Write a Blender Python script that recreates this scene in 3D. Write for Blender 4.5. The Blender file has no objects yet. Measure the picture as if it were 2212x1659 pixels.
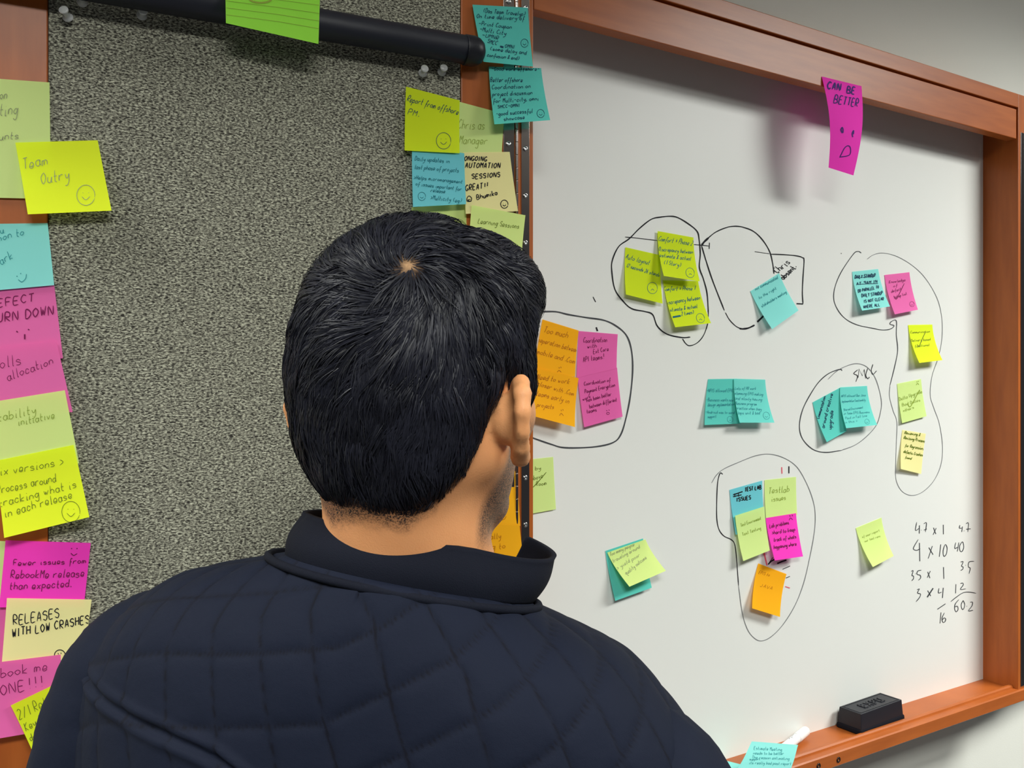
import bpy, bmesh, math, random
import numpy as np
from mathutils import Vector, Matrix

random.seed(7)
rng = np.random.default_rng(7)
scene = bpy.context.scene
COL = scene.collection
EYE = 1.55
FPX = 1853.0

# ------------------------------------------------------------------ camera
cam_data = bpy.data.cameras.new('camera')
cam = bpy.data.objects.new('camera', cam_data)
COL.objects.link(cam)
cam.location = (0, 0, EYE)
cam.rotation_euler = (math.pi / 2, 0, 0)
cam_data.sensor_width = 36
cam_data.lens = 36 * FPX / 2212
cam_data.clip_start = 0.02
scene.camera = cam

# ------------------------------------------------------------------ world, lamps, exposure
world = bpy.data.worlds.new('room_light')
scene.world = world
world.use_nodes = True
world.node_tree.nodes['Background'].inputs[0].default_value = (0.86, 0.92, 1.0, 1)
world.node_tree.nodes['Background'].inputs[1].default_value = 0.05
scene.view_settings.view_transform = 'Standard'
scene.view_settings.look = 'None'
scene.view_settings.gamma = 1
scene.view_settings.use_curve_mapping = False
scene.view_settings.exposure = 0.0

LAMPS = [(2.30, 1.00, 80, 30.0), (0.35, -1.0, 60, 30.0), (-1.6, 0.1, 36, 30.0)]
CEIL = 2.78


def area(name, loc, sx, sy, power, rz=0.0, color=(0.975, 1, 0.945), spread=150):
    l = bpy.data.lights.new(name, 'AREA')
    l.shape = 'RECTANGLE'
    l.size = sx
    l.size_y = sy
    l.energy = power
    l.color = color
    l.spread = math.radians(spread)
    o = bpy.data.objects.new(name, l)
    COL.objects.link(o)
    o.location = loc
    o.rotation_euler = (0, 0, rz)
    return o


for (lx, ly, pw, rz) in LAMPS:
    area('ceiling_lamp_light', (lx, ly, CEIL - 0.035), 1.15, 0.55, pw, math.radians(rz))


# ------------------------------------------------------------------ helpers
def lin(c):
    out = []
    for v in c[:3]:
        v = v / 255.0
        out.append(v / 12.92 if v <= 0.04045 else ((v + 0.055) / 1.055) ** 2.4)
    return tuple(out) + (1,)


def mat(name, rgb, rough=0.6, metal=0.0, spec=0.5, coat=0.0, coat_rough=0.1, trans=0.0, ior=1.45):
    m = bpy.data.materials.new(name)
    m.use_nodes = True
    b = m.node_tree.nodes['Principled BSDF']
    b.inputs['Base Color'].default_value = lin(rgb)
    b.inputs['Roughness'].default_value = rough
    b.inputs['Metallic'].default_value = metal
    b.inputs['Specular IOR Level'].default_value = spec
    b.inputs['Coat Weight'].default_value = coat
    b.inputs['Coat Roughness'].default_value = coat_rough
    b.inputs['Transmission Weight'].default_value = trans
    b.inputs['IOR'].default_value = ior
    return m


def nodes_of(m):
    return m.node_tree.nodes, m.node_tree.links, m.node_tree.nodes['Principled BSDF']


def add_bump(m, scale, strength, dist=0.001, detail=3, stretch=(1, 1, 1), coord='Object'):
    n, l, b = nodes_of(m)
    tc = n.new('ShaderNodeTexCoord')
    mp = n.new('ShaderNodeMapping')
    mp.inputs['Scale'].default_value = stretch
    nz = n.new('ShaderNodeTexNoise')
    nz.inputs['Scale'].default_value = scale
    nz.inputs['Detail'].default_value = detail
    bp = n.new('ShaderNodeBump')
    bp.inputs['Strength'].default_value = strength
    bp.inputs['Distance'].default_value = dist
    l.new(tc.outputs[coord], mp.inputs[0])
    l.new(mp.outputs[0], nz.inputs['Vector'])
    l.new(nz.outputs['Fac'], bp.inputs['Height'])
    l.new(bp.outputs[0], b.inputs['Normal'])
    return nz


def add_tint(m, c1, c2, scale, detail=3, stretch=(1, 1, 1), lo=0.35, hi=0.65, coord='Object'):
    n, l, b = nodes_of(m)
    tc = n.new('ShaderNodeTexCoord')
    mp = n.new('ShaderNodeMapping')
    mp.inputs['Scale'].default_value = stretch
    nz = n.new('ShaderNodeTexNoise')
    nz.inputs['Scale'].default_value = scale
    nz.inputs['Detail'].default_value = detail
    cr = n.new('ShaderNodeValToRGB')
    cr.color_ramp.elements[0].position = lo
    cr.color_ramp.elements[0].color = lin(c1)
    cr.color_ramp.elements[1].position = hi
    cr.color_ramp.elements[1].color = lin(c2)
    l.new(tc.outputs[coord], mp.inputs[0])
    l.new(mp.outputs[0], nz.inputs['Vector'])
    l.new(nz.outputs['Fac'], cr.inputs[0])
    l.new(cr.outputs[0], b.inputs['Base Color'])
    return cr


ORG = {}


def link(o, parent=None, label=None, cat=None, group=None, kind=None):
    COL.objects.link(o)
    if parent is not None:
        o.parent = parent
    if label:
        o['label'] = label
    if cat:
        o['category'] = cat
    if group:
        o['group'] = group
    if kind:
        o['kind'] = kind
    return o


def empty(name, loc, label=None, cat=None, group=None, kind=None):
    o = bpy.data.objects.new(name, None)
    o.empty_display_size = 0.05
    o.location = loc
    link(o, None, label, cat, group, kind)
    ORG[o.name] = Vector(loc)
    return o


def obj(name, verts, faces, material, parent=None, smooth=False, uvs=None, **kw):
    """verts are world coordinates; the origin is the parent's, or the middle of the mesh"""
    verts = np.asarray(verts, dtype=float).reshape(-1, 3)
    if parent is not None:
        org = ORG[parent.name]
    else:
        org = Vector(((verts[:, 0].min() + verts[:, 0].max()) / 2, (verts[:, 1].min() + verts[:, 1].max()) / 2, verts[:, 2].min()))
    me = bpy.data.meshes.new(name)
    me.from_pydata([tuple(v) for v in (verts - np.array(org))], [], [tuple(int(i) for i in f) for f in faces])
    if smooth:
        me.polygons.foreach_set('use_smooth', [True] * len(me.polygons))
    me.update()
    if uvs is not None:
        uvl = me.uv_layers.new(name='UVMap')
        for lp in me.loops:
            uvl.data[lp.index].uv = uvs[lp.vertex_index]
    if material is not None:
        me.materials.append(material)
    o = bpy.data.objects.new(name, me)
    link(o, parent, **kw)
    if parent is None:
        o.location = org
    ORG[o.name] = org
    return o


def bevel_box(P, size, bev=0.0015):
    """box from 8 corner function; P(a,d,z) maps local to world, size = (a0,a1,d0,d1,z0,z1)"""
    a0, a1, d0, d1, z0, z1 = size
    bm = bmesh.new()
    vs = [bm.verts.new((a, d, z)) for a in (a0, a1) for d in (d0, d1) for z in (z0, z1)]
    for f in ((0, 1, 3, 2), (4, 6, 7, 5), (0, 4, 5, 1), (2, 3, 7, 6), (0, 2, 6, 4), (1, 5, 7, 3)):
        bm.faces.new([vs[i] for i in f])
    if bev > 0:
        bmesh.ops.bevel(bm, geom=list(bm.edges), offset=bev, segments=2, profile=0.6, affect='EDGES')
    bmesh.ops.recalc_face_normals(bm, faces=bm.faces)
    bm.verts.index_update()
    V = [P(*v.co) for v in bm.verts]
    F = [[v.index for v in f.verts] for f in bm.faces]
    bm.free()
    return V, F


def lathe(P0, axis, prof, seg=24, cap=True):
    """prof: list of (dist along axis, radius)"""
    ax = Vector(axis).normalized()
    t = Vector((0, 0, 1)) if abs(ax.z) < 0.9 else Vector((1, 0, 0))
    e1 = ax.cross(t).normalized()
    e2 = ax.cross(e1).normalized()
    V, F = [], []
    for (h, r) in prof:
        for k in range(seg):
            th = 2 * math.pi * k / seg
            V.append(tuple(Vector(P0) + ax * h + e1 * (r * math.cos(th)) + e2 * (r * math.sin(th))))
    for i in range(len(prof) - 1):
        for k in range(seg):
            k2 = (k + 1) % seg
            F.append((i * seg + k, i * seg + k2, (i + 1) * seg + k2, (i + 1) * seg + k))
    if cap:
        F.append(tuple(range(seg - 1, -1, -1)))
        F.append(tuple((len(prof) - 1) * seg + k for k in range(seg)))
    return V, F


def merge(parts):
    V, F = [], []
    for v, f in parts:
        o = len(V)
        V += [tuple(x) for x in v]
        F += [tuple(i + o for i in g) for g in f]
    return V, F


def catmull(pts, n=6):
    pts = [np.array(p, float) for p in pts]
    if len(pts) < 3:
        return pts
    out = []
    P = [2 * pts[0] - pts[1]] + pts + [2 * pts[-1] - pts[-2]]
    for i in range(1, len(P) - 2):
        p0, p1, p2, p3 = P[i - 1], P[i], P[i + 1], P[i + 2]
        for k in range(n):
            t = k / n
            out.append(0.5 * ((2 * p1) + (-p0 + p2) * t + (2 * p0 - 5 * p1 + 4 * p2 - p3) * t * t + (-p0 + 3 * p1 - 3 * p2 + p3) * t ** 3))
    out.append(pts[-1])
    return out


def ribbon2d(poly, w, taper=True, vary=0.0):
    """poly in pixels of the photograph -> strip of quads in pixels"""
    p = [np.array(q, float) for q in poly]
    q = [p[0]]
    for a in p[1:]:
        if np.linalg.norm(a - q[-1]) > 0.05:
            q.append(a)
    if len(q) < 2:
        q = [p[0] - np.array([w * .4, 0]), p[0] + np.array([w * .4, 0])]
    V, F = [], []
    n = len(q)
    for i in range(n):
        t = q[min(i + 1, n - 1)] - q[max(i - 1, 0)]
        L = np.linalg.norm(t)
        t = t / L if L > 0 else np.array([1.0, 0])
        nn = np.array([-t[1], t[0]])
        ww = w
        if vary:
            ww = w * (1 + vary * math.sin(i * 0.7 + q[0][0]))
        if taper and n > 4 and (i == 0 or i == n - 1):
            ww = w * 0.55
        V += [q[i] + nn * ww / 2, q[i] - nn * ww / 2]
    for i in range(n - 1):
        F.append((2 * i, 2 * i + 1, 2 * i + 3, 2 * i + 2))
    return V, F


# ------------------------------------------------------------------ handwriting strokes
G = {
    'a': "45 36 16 05 04 13 33 45 46 44 53", 'b': "09 03|05 26 45 44 23 03", 'c': "45 36 16 04 13 33 44",
    'd': "45 26 05 04 13 33 45 49 44 53", 'e': "04 34 45 36 16 04 13 33 44", 'f': "48 39 27 20|15 45",
    'g': "45 26 05 04 23 45 46 41 20 01", 'h': "09 03 05 26 45 43", 'i': "16 13 23|18 18", 'j': "26 21 10 00|28 28",
    'k': "09 03|46 04 43", 'l': "19 13 23", 'm': "06 03 05 16 25 23 25 36 55 53", 'n': "06 03 05 26 45 43",
    'o': "26 05 04 23 44 45 26", 'p': "06 00|05 26 45 44 23 04", 'q': "45 26 05 04 23 45 46 40 51",
    'r': "06 03 05 26 46", 's': "45 26 05 44 33 03", 't': "19 14 23 33|06 36", 'u': "06 04 13 33 46 43 53",
    'v': "06 23 46", 'w': "06 13 25 33 56", 'x': "06 43|46 03", 'y': "06 14 34 46 42 20 00", 'z': "06 46 03 43",
    'A': "03 29 43|15 35", 'B': "03 09 39 47 36 06 36 54 33 03", 'C': "48 29 07 05 23 44", 'D': "03 09 29 47 45 23 03",
    'E': "49 09 03 43|06 36", 'F': "49 09 03|06 36", 'G': "48 29 07 05 23 44 45 25", 'H': "09 03|49 43|06 46",
    'I': "19 13", 'J': "39 34 13 04", 'K': "09 03|49 06 43", 'L': "09 03 43", 'M': "03 09 26 49 43",
    'N': "03 09 43 49", 'O': "29 07 05 23 45 47 29", 'P': "03 09 39 47 36 06", 'Q': "29 07 05 23 45 47 29|25 52",
    'R': "03 09 39 47 36 06 43", 'S': "48 29 08 07 36 45 33 04", 'T': "09 49|29 23", 'U': "09 04 23 44 49",
    'V': "09 23 49", 'W': "09 13 27 33 49", 'X': "09 43|49 03", 'Y': "09 26 49|26 23", 'Z': "09 49 03 43",
    '0': "29 07 05 23 45 47 29", '1': "29 23", '2': "08 29 47 03 43", '3': "09 39 26 45 33 03", '4': "09 05 45|39 33",
    '5': "49 09 06 36 44 23 03", '6': "39 06 04 23 44 26 05", '7': "09 49 13", '8': "26 08 29 48 04 23 44 26",
    '9': "46 08 29 48 43", '.': "13 14", ',': "14 02", '!': "29 25|23 23", '-': "06 46", '+': "06 46|28 24",
    '(': "39 17 15 33", ')': "19 37 35 13", '/': "49 03", '>': "07 45 03", '@': "35 15 14 33 46 29 07 04 23 43",
    '&': "43 18 29 38 04 13 34 45", "'": "29 27", ':': "16 16|13 13", '?': "08 29 47 25|23 23", '~': "05 16 35 46",
}
W = {'m': 6, 'w': 6, 'i': 3, 'l': 3, 'I': 3, '1': 3, '.': 2, ',': 2, '!': 3, "'": 2, 'r': 5, 't': 4, 'j': 3, 'B': 6, ':': 2}


def text_strokes(txt, x0, y0, x1, y1, h, slant=0.18, jit=0.35):
    """strokes in pixels: baseline from (x0,y0) to (x1,y1), capital height h"""
    tot = sum(W.get(c, 5) + 1.3 if c != ' ' else 4.2 for c in txt)
    d = np.array([x1 - x0, y1 - y0], float)
    L = np.linalg.norm(d)
    d /= L
    up = np.array([d[1], -d[0]])
    sx = L / tot
    sy = h / 6.0
    out = []
    x = 0.0
    for ci, c in enumerate(txt):
        if c == ' ':
            x += 4.2
            continue
        wob = random.uniform(-jit, jit)
        for st in G.get(c, G['x']).split('|'):
            pts = []
            for t in st.split():
                gx = float(t[0]) + random.uniform(-.25, .25) * jit * 2
                gy = float(t[1]) - 3 + wob + random.uniform(-.25, .25) * jit * 2
                pts.append(np.array([x0, y0]) + d * ((x + gx) * sx + slant * gy * sy) + up * gy * sy)
            out.append(catmull(pts, 3 if len(pts) > 2 else 1))
        x += W.get(c, 5) + 1.3
    return out


def circle_stroke(cx, cy, rx, ry, n=22, a0=0.3, a1=6.5, tilt=0.0):
    r = []
    for k in range(n + 1):
        a = a0 + (a1 - a0) * k / n
        x, y = rx * math.cos(a), ry * math.sin(a)
        r.append(np.array([cx + x * math.cos(tilt) - y * math.sin(tilt), cy + x * math.sin(tilt) + y * math.cos(tilt)]))
    return r


def smiley(cx, cy, r, sad=False, ring=True):
    s = []
    if ring:
        s.append(circle_stroke(cx, cy, r, r * 1.12))
    s.append([(cx - r * .35, cy - r * .3), (cx - r * .3, cy - r * .25)])
    s.append([(cx + r * .3, cy - r * .3), (cx + r * .35, cy - r * .25)])
    if sad:
        s.append(catmull([(cx - r * .35, cy + r * .5), (cx, cy + r * .2), (cx + r * .35, cy + r * .5)], 4))
    else:
        s.append(catmull([(cx - r * .45, cy + r * .15), (cx, cy + r * .5), (cx + r * .45, cy + r * .12)], 4))
    return s


# ------------------------------------------------------------------ planes
class Plane:
    def __init__(self, vx, pt, eye=EYE):
        a = math.atan2(vx - 1106.0, FPX)
        self.u = np.array([math.sin(a), math.cos(a), 0.0])
        self.n = np.array([math.cos(a), -math.sin(a), 0.0])
        self.k = float(np.dot(self.n, np.array([pt[0], pt[1], 0.0])))

    def hit(self, px, py, lift=0.0):
        d = np.array([(px - 1106.0) / FPX, 1.0, -(py - 829.5) / FPX])
        t = (self.k + lift) / float(np.dot(self.n, d))
        return np.array([0, 0, EYE]) + d * t


Z2 = 1.79
WB = Plane(4165.0, ((2123.5 - 1106) / FPX * Z2, Z2))
DEPTH = 0.072
P2 = np.array([(2123.5 - 1106) / FPX * Z2, Z2, 0.0])
Ff = WB.hit(1152, 829.5, DEPTH)
P0 = Ff - WB.n * DEPTH
P0[2] = 0
WID = float(np.dot(P2 - P0, WB.u))
ZB, ZH, ZGAP, ZT = EYE - 0.6155, EYE + 0.494, EYE + 0.557, EYE + 0.5845


def C(a, d, z):
    p = P0 + WB.u * a + WB.n * d
    return (p[0], p[1], z)


HINGE = WB.hit(1115, 829.5, DEPTH)
HINGE[2] = 0
DR = Plane(5120.0, HINGE)


def D(s, d, z):
    """s along the door away from the hinge, d out of its face"""
    p = HINGE - DR.u * s + DR.n * d
    return (p[0], p[1], z)


# ------------------------------------------------------------------ materials
def wood_mat(name, base, dark, stretch):
    m = mat(name, base, 0.45, spec=0.3, coat=0.25, coat_rough=0.28)
    add_tint(m, dark, base, 9, 6, stretch, 0.3, 0.7)
    return m


M = {}
M['wood'] = wood_mat('cherry_wood', (176, 94, 38), (158, 80, 30), (1, 1, 9))
M['wood_v'] = wood_mat('cherry_wood_upright', (176, 94, 38), (160, 82, 31), (9, 9, 1))
M['white'] = mat('whiteboard_enamel', (226, 227, 223), 0.42, spec=0.4, coat=0.25, coat_rough=0.35)
M['wall'] = mat('wall_paint', (222, 222, 214), 0.85, spec=0.2)
add_bump(M['wall'], 350, 0.25, 0.0006)
M['floor'] = mat('carpet', (96, 96, 98), 0.95, spec=0.1)
add_bump(M['floor'], 900, 0.6, 0.002)
M['ceiling'] = mat('ceiling_tile', (225, 225, 220), 0.9, spec=0.1)
M['metal'] = mat('hinge_steel', (178, 168, 164), 0.16, metal=1.0)
M['screw'] = mat('screw_steel', (205, 205, 205), 0.22, metal=1.0)
M['black'] = mat('black_plastic', (30, 31, 38), 0.42, spec=0.4)
M['felt'] = mat('black_felt', (26, 26, 32), 0.95, spec=0.1)
M['darkscrew'] = mat('dark_bolt', (70, 58, 52), 0.3, metal=0.9)
M['tube'] = mat('black_tube', (33, 35, 46), 0.48, spec=0.45)
add_bump(M['tube'], 60, 0.05, 0.0005)
M['clear'] = mat('clear_plastic', (246, 248, 248), 0.12, trans=0.55, ior=1.49)
M['pinsteel'] = mat('pin_steel', (200, 200, 200), 0.25, metal=1)
M['markerwhite'] = mat('marker_barrel', (235, 235, 235), 0.35)
M['gap'] = mat('dark_gap', (22, 18, 22), 0.9, spec=0.1)

fab = mat('panel_fabric', (120, 120, 110), 0.95, spec=0.08)
n_, l_, b_ = nodes_of(fab)
tc = n_.new('ShaderNodeTexCoord')
mp = n_.new('ShaderNodeMapping')
mp.inputs['Scale'].default_value = (330, 640, 1)
mp.inputs['Rotation'].default_value = (0, 0, 0.10)
nz = n_.new('ShaderNodeTexNoise')
nz.inputs['Scale'].default_value = 1.0
nz.inputs['Detail'].default_value = 2.5
nz.inputs['Distortion'].default_value = 0.6
cr = n_.new('ShaderNodeValToRGB')
e = cr.color_ramp.elements
e[0].position, e[0].color = 0.36, lin((54, 52, 48))
e[1].position, e[1].color = 0.66, lin((196, 196, 176))
em = cr.color_ramp.elements.new(0.5)
em.color = lin((128, 127, 114))
l_.new(tc.outputs['UV'], mp.inputs[0])
l_.new(mp.outputs[0], nz.inputs['Vector'])
l_.new(nz.outputs['Fac'], cr.inputs[0])
l_.new(cr.outputs[0], b_.inputs['Base Color'])
bp = n_.new('ShaderNodeBump')
bp.inputs['Strength'].default_value = 0.9
bp.inputs['Distance'].default_value = 0.0012
l_.new(nz.outputs['Fac'], bp.inputs['Height'])
l_.new(bp.outputs[0], b_.inputs['Normal'])
M['fabric'] = fab

PAPER = {}


def paper(rgb, name):
    if name in PAPER:
        return PAPER[name]
    m = bpy.data.materials.new('paper_' + name)
    m.use_nodes = True
    n, l, b = nodes_of(m)
    b.inputs['Base Color'].default_value = lin(rgb)
    b.inputs['Roughness'].default_value = 0.85
    b.inputs['Specular IOR Level'].default_value = 0.15
    tr = n.new('ShaderNodeBsdfTranslucent')
    tr.inputs['Color'].default_value = lin(rgb)
    mx = n.new('ShaderNodeMixShader')
    mx.inputs[0].default_value = 0.22
    out = n['Material Output']
    l.new(b.outputs[0], mx.inputs[1])
    l.new(tr.outputs[0], mx.inputs[2])
    l.new(mx.outputs[0], out.inputs[0])
    PAPER[name] = m
    return m


COLS = {
    'lime': (218, 238, 40), 'yellow': (234, 250, 48), 'pale_green': (220, 243, 154), 'cream': (248, 240, 170),
    'teal': (116, 220, 210), 'sky_teal': (148, 234, 228), 'pink': (242, 116, 184), 'magenta': (255, 66, 200),
    'orange': (255, 182, 28), 'bright_green': (158, 234, 76), 'aqua': (98, 210, 198), 'pale_lime': (224, 245, 150),
    'rose': (238, 108, 180), 'blue_teal': (118, 210, 222),
}
INKC = {'black': (24, 24, 30), 'teal': (14, 96, 110), 'pencil_green': (138, 160, 60), 'pencil_gray': (140, 150, 110),
        'plum': (118, 24, 78), 'rust': (176, 104, 10), 'soft_teal': (50, 140, 146), 'purple': (62, 26, 112),
        'gray': (120, 122, 124), 'red': (226, 100, 116), 'faint': (150, 186, 176), 'olive': (96, 112, 30),
        'navy': (22, 60, 84), 'dark_gray': (66, 68, 72)}
INK = {k: mat('ink_' + k, v, 0.7, spec=0.2) for k, v in INKC.items()}

# ------------------------------------------------------------------ room shell
WALLD = -0.040


def quad(name, pts, material, **kw):
    return obj(name, pts, [(0, 1, 2, 3)], material, **kw)


def slab(name, P, size, material, **kw):
    V, F = bevel_box(P, size, 0)
    return obj(name, V, F, material, **kw)


slab('wall_back', C, (-3.2, 3.6, WALLD - 0.12, WALLD, 0, CEIL), M['wall'], kind='structure')
slab('floor', C, (-3.2, 3.6, WALLD, 4.2, -0.1, 0.0), M['floor'], kind='structure')
slab('ceiling', C, (-3.2, 3.6, WALLD, 4.2, CEIL, CEIL + 0.1), M['ceiling'], kind='structure')
slab('baseboard_back', C, (-3.2, 3.6, WALLD, WALLD + 0.012, 0, 0.1), M['gap'], kind='structure')

# ------------------------------------------------------------------ the cabinet board
cab = empty('board_cabinet', C(WID / 2, 0, ZB - 0.03),
            'wall-hung cherry wood cabinet with a white marker board inside and open doors', 'cabinet')
SP = 0.0245


def cbox(name, size, material, parent=cab, bev=0.0012, **kw):
    V, F = bevel_box(C, size, bev)
    return obj(name, V, F, material, parent, **kw)


cbox('side_panel', (-SP, 0, WALLD, DEPTH, ZB - 0.024, ZT), M['wood_v'])
cbox('side_panel', (WID, WID + SP, WALLD, DEPTH, ZB - 0.024, ZT), M['wood_v'])
cbox('top_panel', (0, WID, WALLD, DEPTH, ZGAP, ZT), M['wood'])
cbox('header_board', (0.0025, WID - 0.0035, DEPTH - 0.022, DEPTH - 0.002, ZH, ZGAP - 0.0035), M['wood'])
wb = cbox('whiteboard', (0, WID, -0.016, 0, ZB, ZGAP), M['white'], bev=0)
cbox('back_panel', (0, WID, WALLD + 0.002, -0.0165, ZB, ZGAP), M['gap'], bev=0)

# tray with its bead, one profile swept along the board
prof = [(WALLD, ZB - 0.025), (WALLD, ZB), (0.050, ZB), (0.0515, ZB + 0.001), (0.053, ZB + 0.0045), (0.056, ZB + 0.006),
        (0.0595, ZB + 0.0058), (0.062, ZB + 0.0035), (0.063, ZB + 0.0002), (0.0735, ZB - 0.0005), (0.0755, ZB - 0.0025),
        (0.0755, ZB - 0.0235), (0.074, ZB - 0.025)]
V, F = [], []
for a in (-SP, WID + SP):
    V += [C(a, d, z) for d, z in prof]
k = len(prof)
for i in range(k):
    F.append((i, (i + 1) % k, k + (i + 1) % k, k + i))
F.append(tuple(range(k)))
F.append(tuple(range(2 * k - 1, k - 1, -1)))
# the bead stops at the side panels, the shelf front runs under them
tray = obj('marker_tray', V, F, M['wood'], cab)
for v in tray.data.vertices:
    pass
for (bx, by) in ((1768, 1654.5), (1811, 1641)):
    p = WB.hit(bx, by, 0.0755)
    V, F = lathe(p - WB.n * 0.002, WB.n, [(0, .0048), (0.0028, .0048), (0.0034, .0040), (0.0030, .0022), (0.0012, .0018)], 20)
    obj('bolt', V, F, M['darkscrew'], tray, smooth=True)


def door(sgn, name_parent):
    """sgn 1: left door at the real angle; returns nothing"""


# left door ------------------------------------------------------------
ZD0, ZD1 = ZB - 0.022 + 0.027, EYE + 0.508
DW = 0.640


def dbox(name, size, material, parent, bev=0.0012, **kw):
    V, F = bevel_box(D, size, bev)
    return obj(name, V, F, material, parent, **kw)


S_IN = 0.0
# stile edges from the photograph: fabric spans u = 105 .. 995
p1 = DR.hit(995, 829.5, 0.0)
p2 = DR.hit(105, 829.5, 0.0)
s1 = float(np.dot(HINGE - p1, DR.u))
s2 = float(np.dot(HINGE - p2, DR.u))
door_l = dbox('cabinet_door', (0.001, DW, -0.019, -0.008, ZD0, ZD1), M['wood_v'], cab)
dbox('stile', (0.001, s1 - 0.0008, -0.008, 0.0, ZD0, ZD1), M['wood_v'], door_l)
dbox('stile', (s2 + 0.0008, DW, -0.008, 0.0, ZD0, ZD1), M['wood_v'], door_l)
dbox('rail', (s1, s2, -0.008, 0.0, ZD1 - 0.02, ZD1), M['wood'], door_l)
dbox('rail', (s1, s2, -0.008, 0.0, ZD0, ZD0 + 0.05), M['wood'], door_l)
fz0, fz1 = ZD0 + 0.051, ZD1 - 0.021
V = [D(s2, -0.0012, fz0), D(s1, -0.0012, fz0), D(s1, -0.0012, fz1), D(s2, -0.0012, fz1),
     D(s2, -0.0079, fz0), D(s1, -0.0079, fz0), D(s1, -0.0079, fz1), D(s2, -0.0079, fz1)]
uv = [(-s2, fz0), (-s1, fz0), (-s1, fz1), (-s2, fz1)] * 2
obj('fabric_panel', V, [(0, 1, 2, 3), (7, 6, 5, 4), (0, 4, 5, 1), (1, 5, 6, 2), (2, 6, 7, 3), (3, 7, 4, 0)], M['fabric'], door_l,
    uvs=uv)

# right door, just outside the frame but seen from a step aside ---------------
HR = np.array(C(WID + SP - 0.0005, DEPTH, 0))
ar = math.atan2(4165 - 1106.0, FPX) + math.radians(0.0)


def DRR(s, d, z):
    ua = WB.u * math.cos(0.11) - WB.n * math.sin(0.11)
    na = WB.n * math.cos(0.11) + WB.u * math.sin(0.11)
    p = HR + ua * s + na * d
    return (p[0], p[1], z)


def rbox(name, size, material, parent, bev=0.0012, **kw):
    V, F = bevel_box(DRR, size, bev)
    return obj(name, V, F, material, parent, **kw)


door_r = rbox('cabinet_door', (0.001, DW, -0.019, -0.008, ZD0, ZD1), M['wood_v'], cab)
rbox('stile', (0.001, 0.078, -0.008, 0.0, ZD0, ZD1), M['wood_v'], door_r)
rbox('stile', (DW - 0.078, DW, -0.008, 0.0, ZD0, ZD1), M['wood_v'], door_r)
rbox('rail', (0.079, DW - 0.079, -0.008, 0.0, ZD1 - 0.02, ZD1), M['wood'], door_r)
rbox('rail', (0.079, DW - 0.079, -0.008, 0.0, ZD0, ZD0 + 0.05), M['wood'], door_r)
V = [DRR(0.079, -0.001, fz0), DRR(DW - 0.079, -0.001, fz0), DRR(DW - 0.079, -0.001, fz1), DRR(0.079, -0.001, fz1)]
obj('fabric_panel', V, [(0, 1, 2, 3)], M['fabric'], door_r, uvs=[(0, fz0), (.5, fz0), (.5, fz1), (0, fz1)])

# piano hinges ---------------------------------------------------------------
KN = 0.0020


def knuckles(P, z0, z1, step=0.0165):
    parts = []
    z = z0
    i = 0
    while z < z1 - 0.001:
        zz = min(z + step - 0.0004, z1)
        c = P(0, 0.0018, z)
        parts.append(lathe(c, (0, 0, 1), [(0, KN * .9), (0.0003, KN), (0.0006, KN), (zz - z - 0.0006, KN), (zz - z - 0.0003, KN), (zz - z, KN * .9)], 16))
        z += step
        i += 1
    return merge(parts)


def hinge_screw(P, s, z, n, tilt=0):
    p = np.array(P(s, 0.0012, z))
    parts = [lathe(p, n, [(0, .0034), (0.0009, .0033), (0.0016, .0027), (0.0018, .0018), (0.0010, .0010)], 18)]
    return merge(parts)


V, F = knuckles(D, ZD0, ZD1)
hinge_l = obj('piano_hinge', V, F, M['metal'], cab, smooth=True)
dbox('hinge_leaf', (0.0030, 0.0185, 0.0001, 0.0012, ZD0, ZD1), M['metal'], hinge_l, bev=0.0003)
V, F = bevel_box(C, (-SP + 0.0055, -0.0068, DEPTH, DEPTH + 0.0012, ZD0, ZD1), 0.0003)
obj('hinge_leaf', V, F, M['metal'], hinge_l)
for i in range(-4, 16):
    zz = EYE + (829.5 - (326 + 100.6 * i)) / FPX * 1.13
    if not (ZD0 + .01 < zz < ZD1 - .01):
        continue
    V, F = hinge_screw(lambda s, d, z: C(s, DEPTH + d, z), -0.0130, zz, WB.n)
    obj('screw', V, F, M['screw'], hinge_l, smooth=True)
    V, F = hinge_screw(D, 0.0115, zz + 0.003, DR.n)
    obj('screw', V, F, M['screw'], hinge_l, smooth=True)
V, F = knuckles(DRR, ZD0, ZD1)
hinge_r = obj('piano_hinge', V, F, M['screw'], cab, smooth=True)
V, F = bevel_box(C, (WID + 0.0075, WID + SP - 0.0045, DEPTH, DEPTH + 0.0012, ZD0, ZD1), 0.0003)
obj('hinge_leaf', V, F, M['metal'], hinge_r)
rbox('hinge_leaf', (0.0030, 0.0185, 0.0001, 0.0012, ZD0, ZD1), M['metal'], hinge_r, bev=0.0003)

# ------------------------------------------------------------------ marker drawings on the whiteboard


def scalepts(pts, ox, oy, s):
    return [(ox + x / s, oy + y / s) for x, y in pts]


def board_ink(name, strokes, ink, parent=wb, lift=0.0004, label=None, plane=WB):
    parts = []
    for pts, w in strokes:
        v, f = ribbon2d(pts, w, vary=0.12)
        parts.append(([tuple(plane.hit(x, y, lift)) for x, y in v], f))
    kw = {'label': label} if label else {}
    if name == 'marker_text':
        V, F = merge(parts)
        return obj(name, V, F, INK[ink], parent, kind='stuff', **kw)
    for V, F in parts:
        o = obj(name, V, F, INK[ink], parent, **kw)
    return o


def A1(p):
    return scalepts(p, 1280, 440, 4.424)


def A2(p):
    return scalepts(p, 1100, 640, 3.317)


def A3(p):
    return scalepts(p, 1480, 760, 5.027)


def A4(p):
    return scalepts(p, 1780, 530, 2.91)


def A5(p):
    return scalepts(p, 1500, 960, 3.77)


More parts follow.
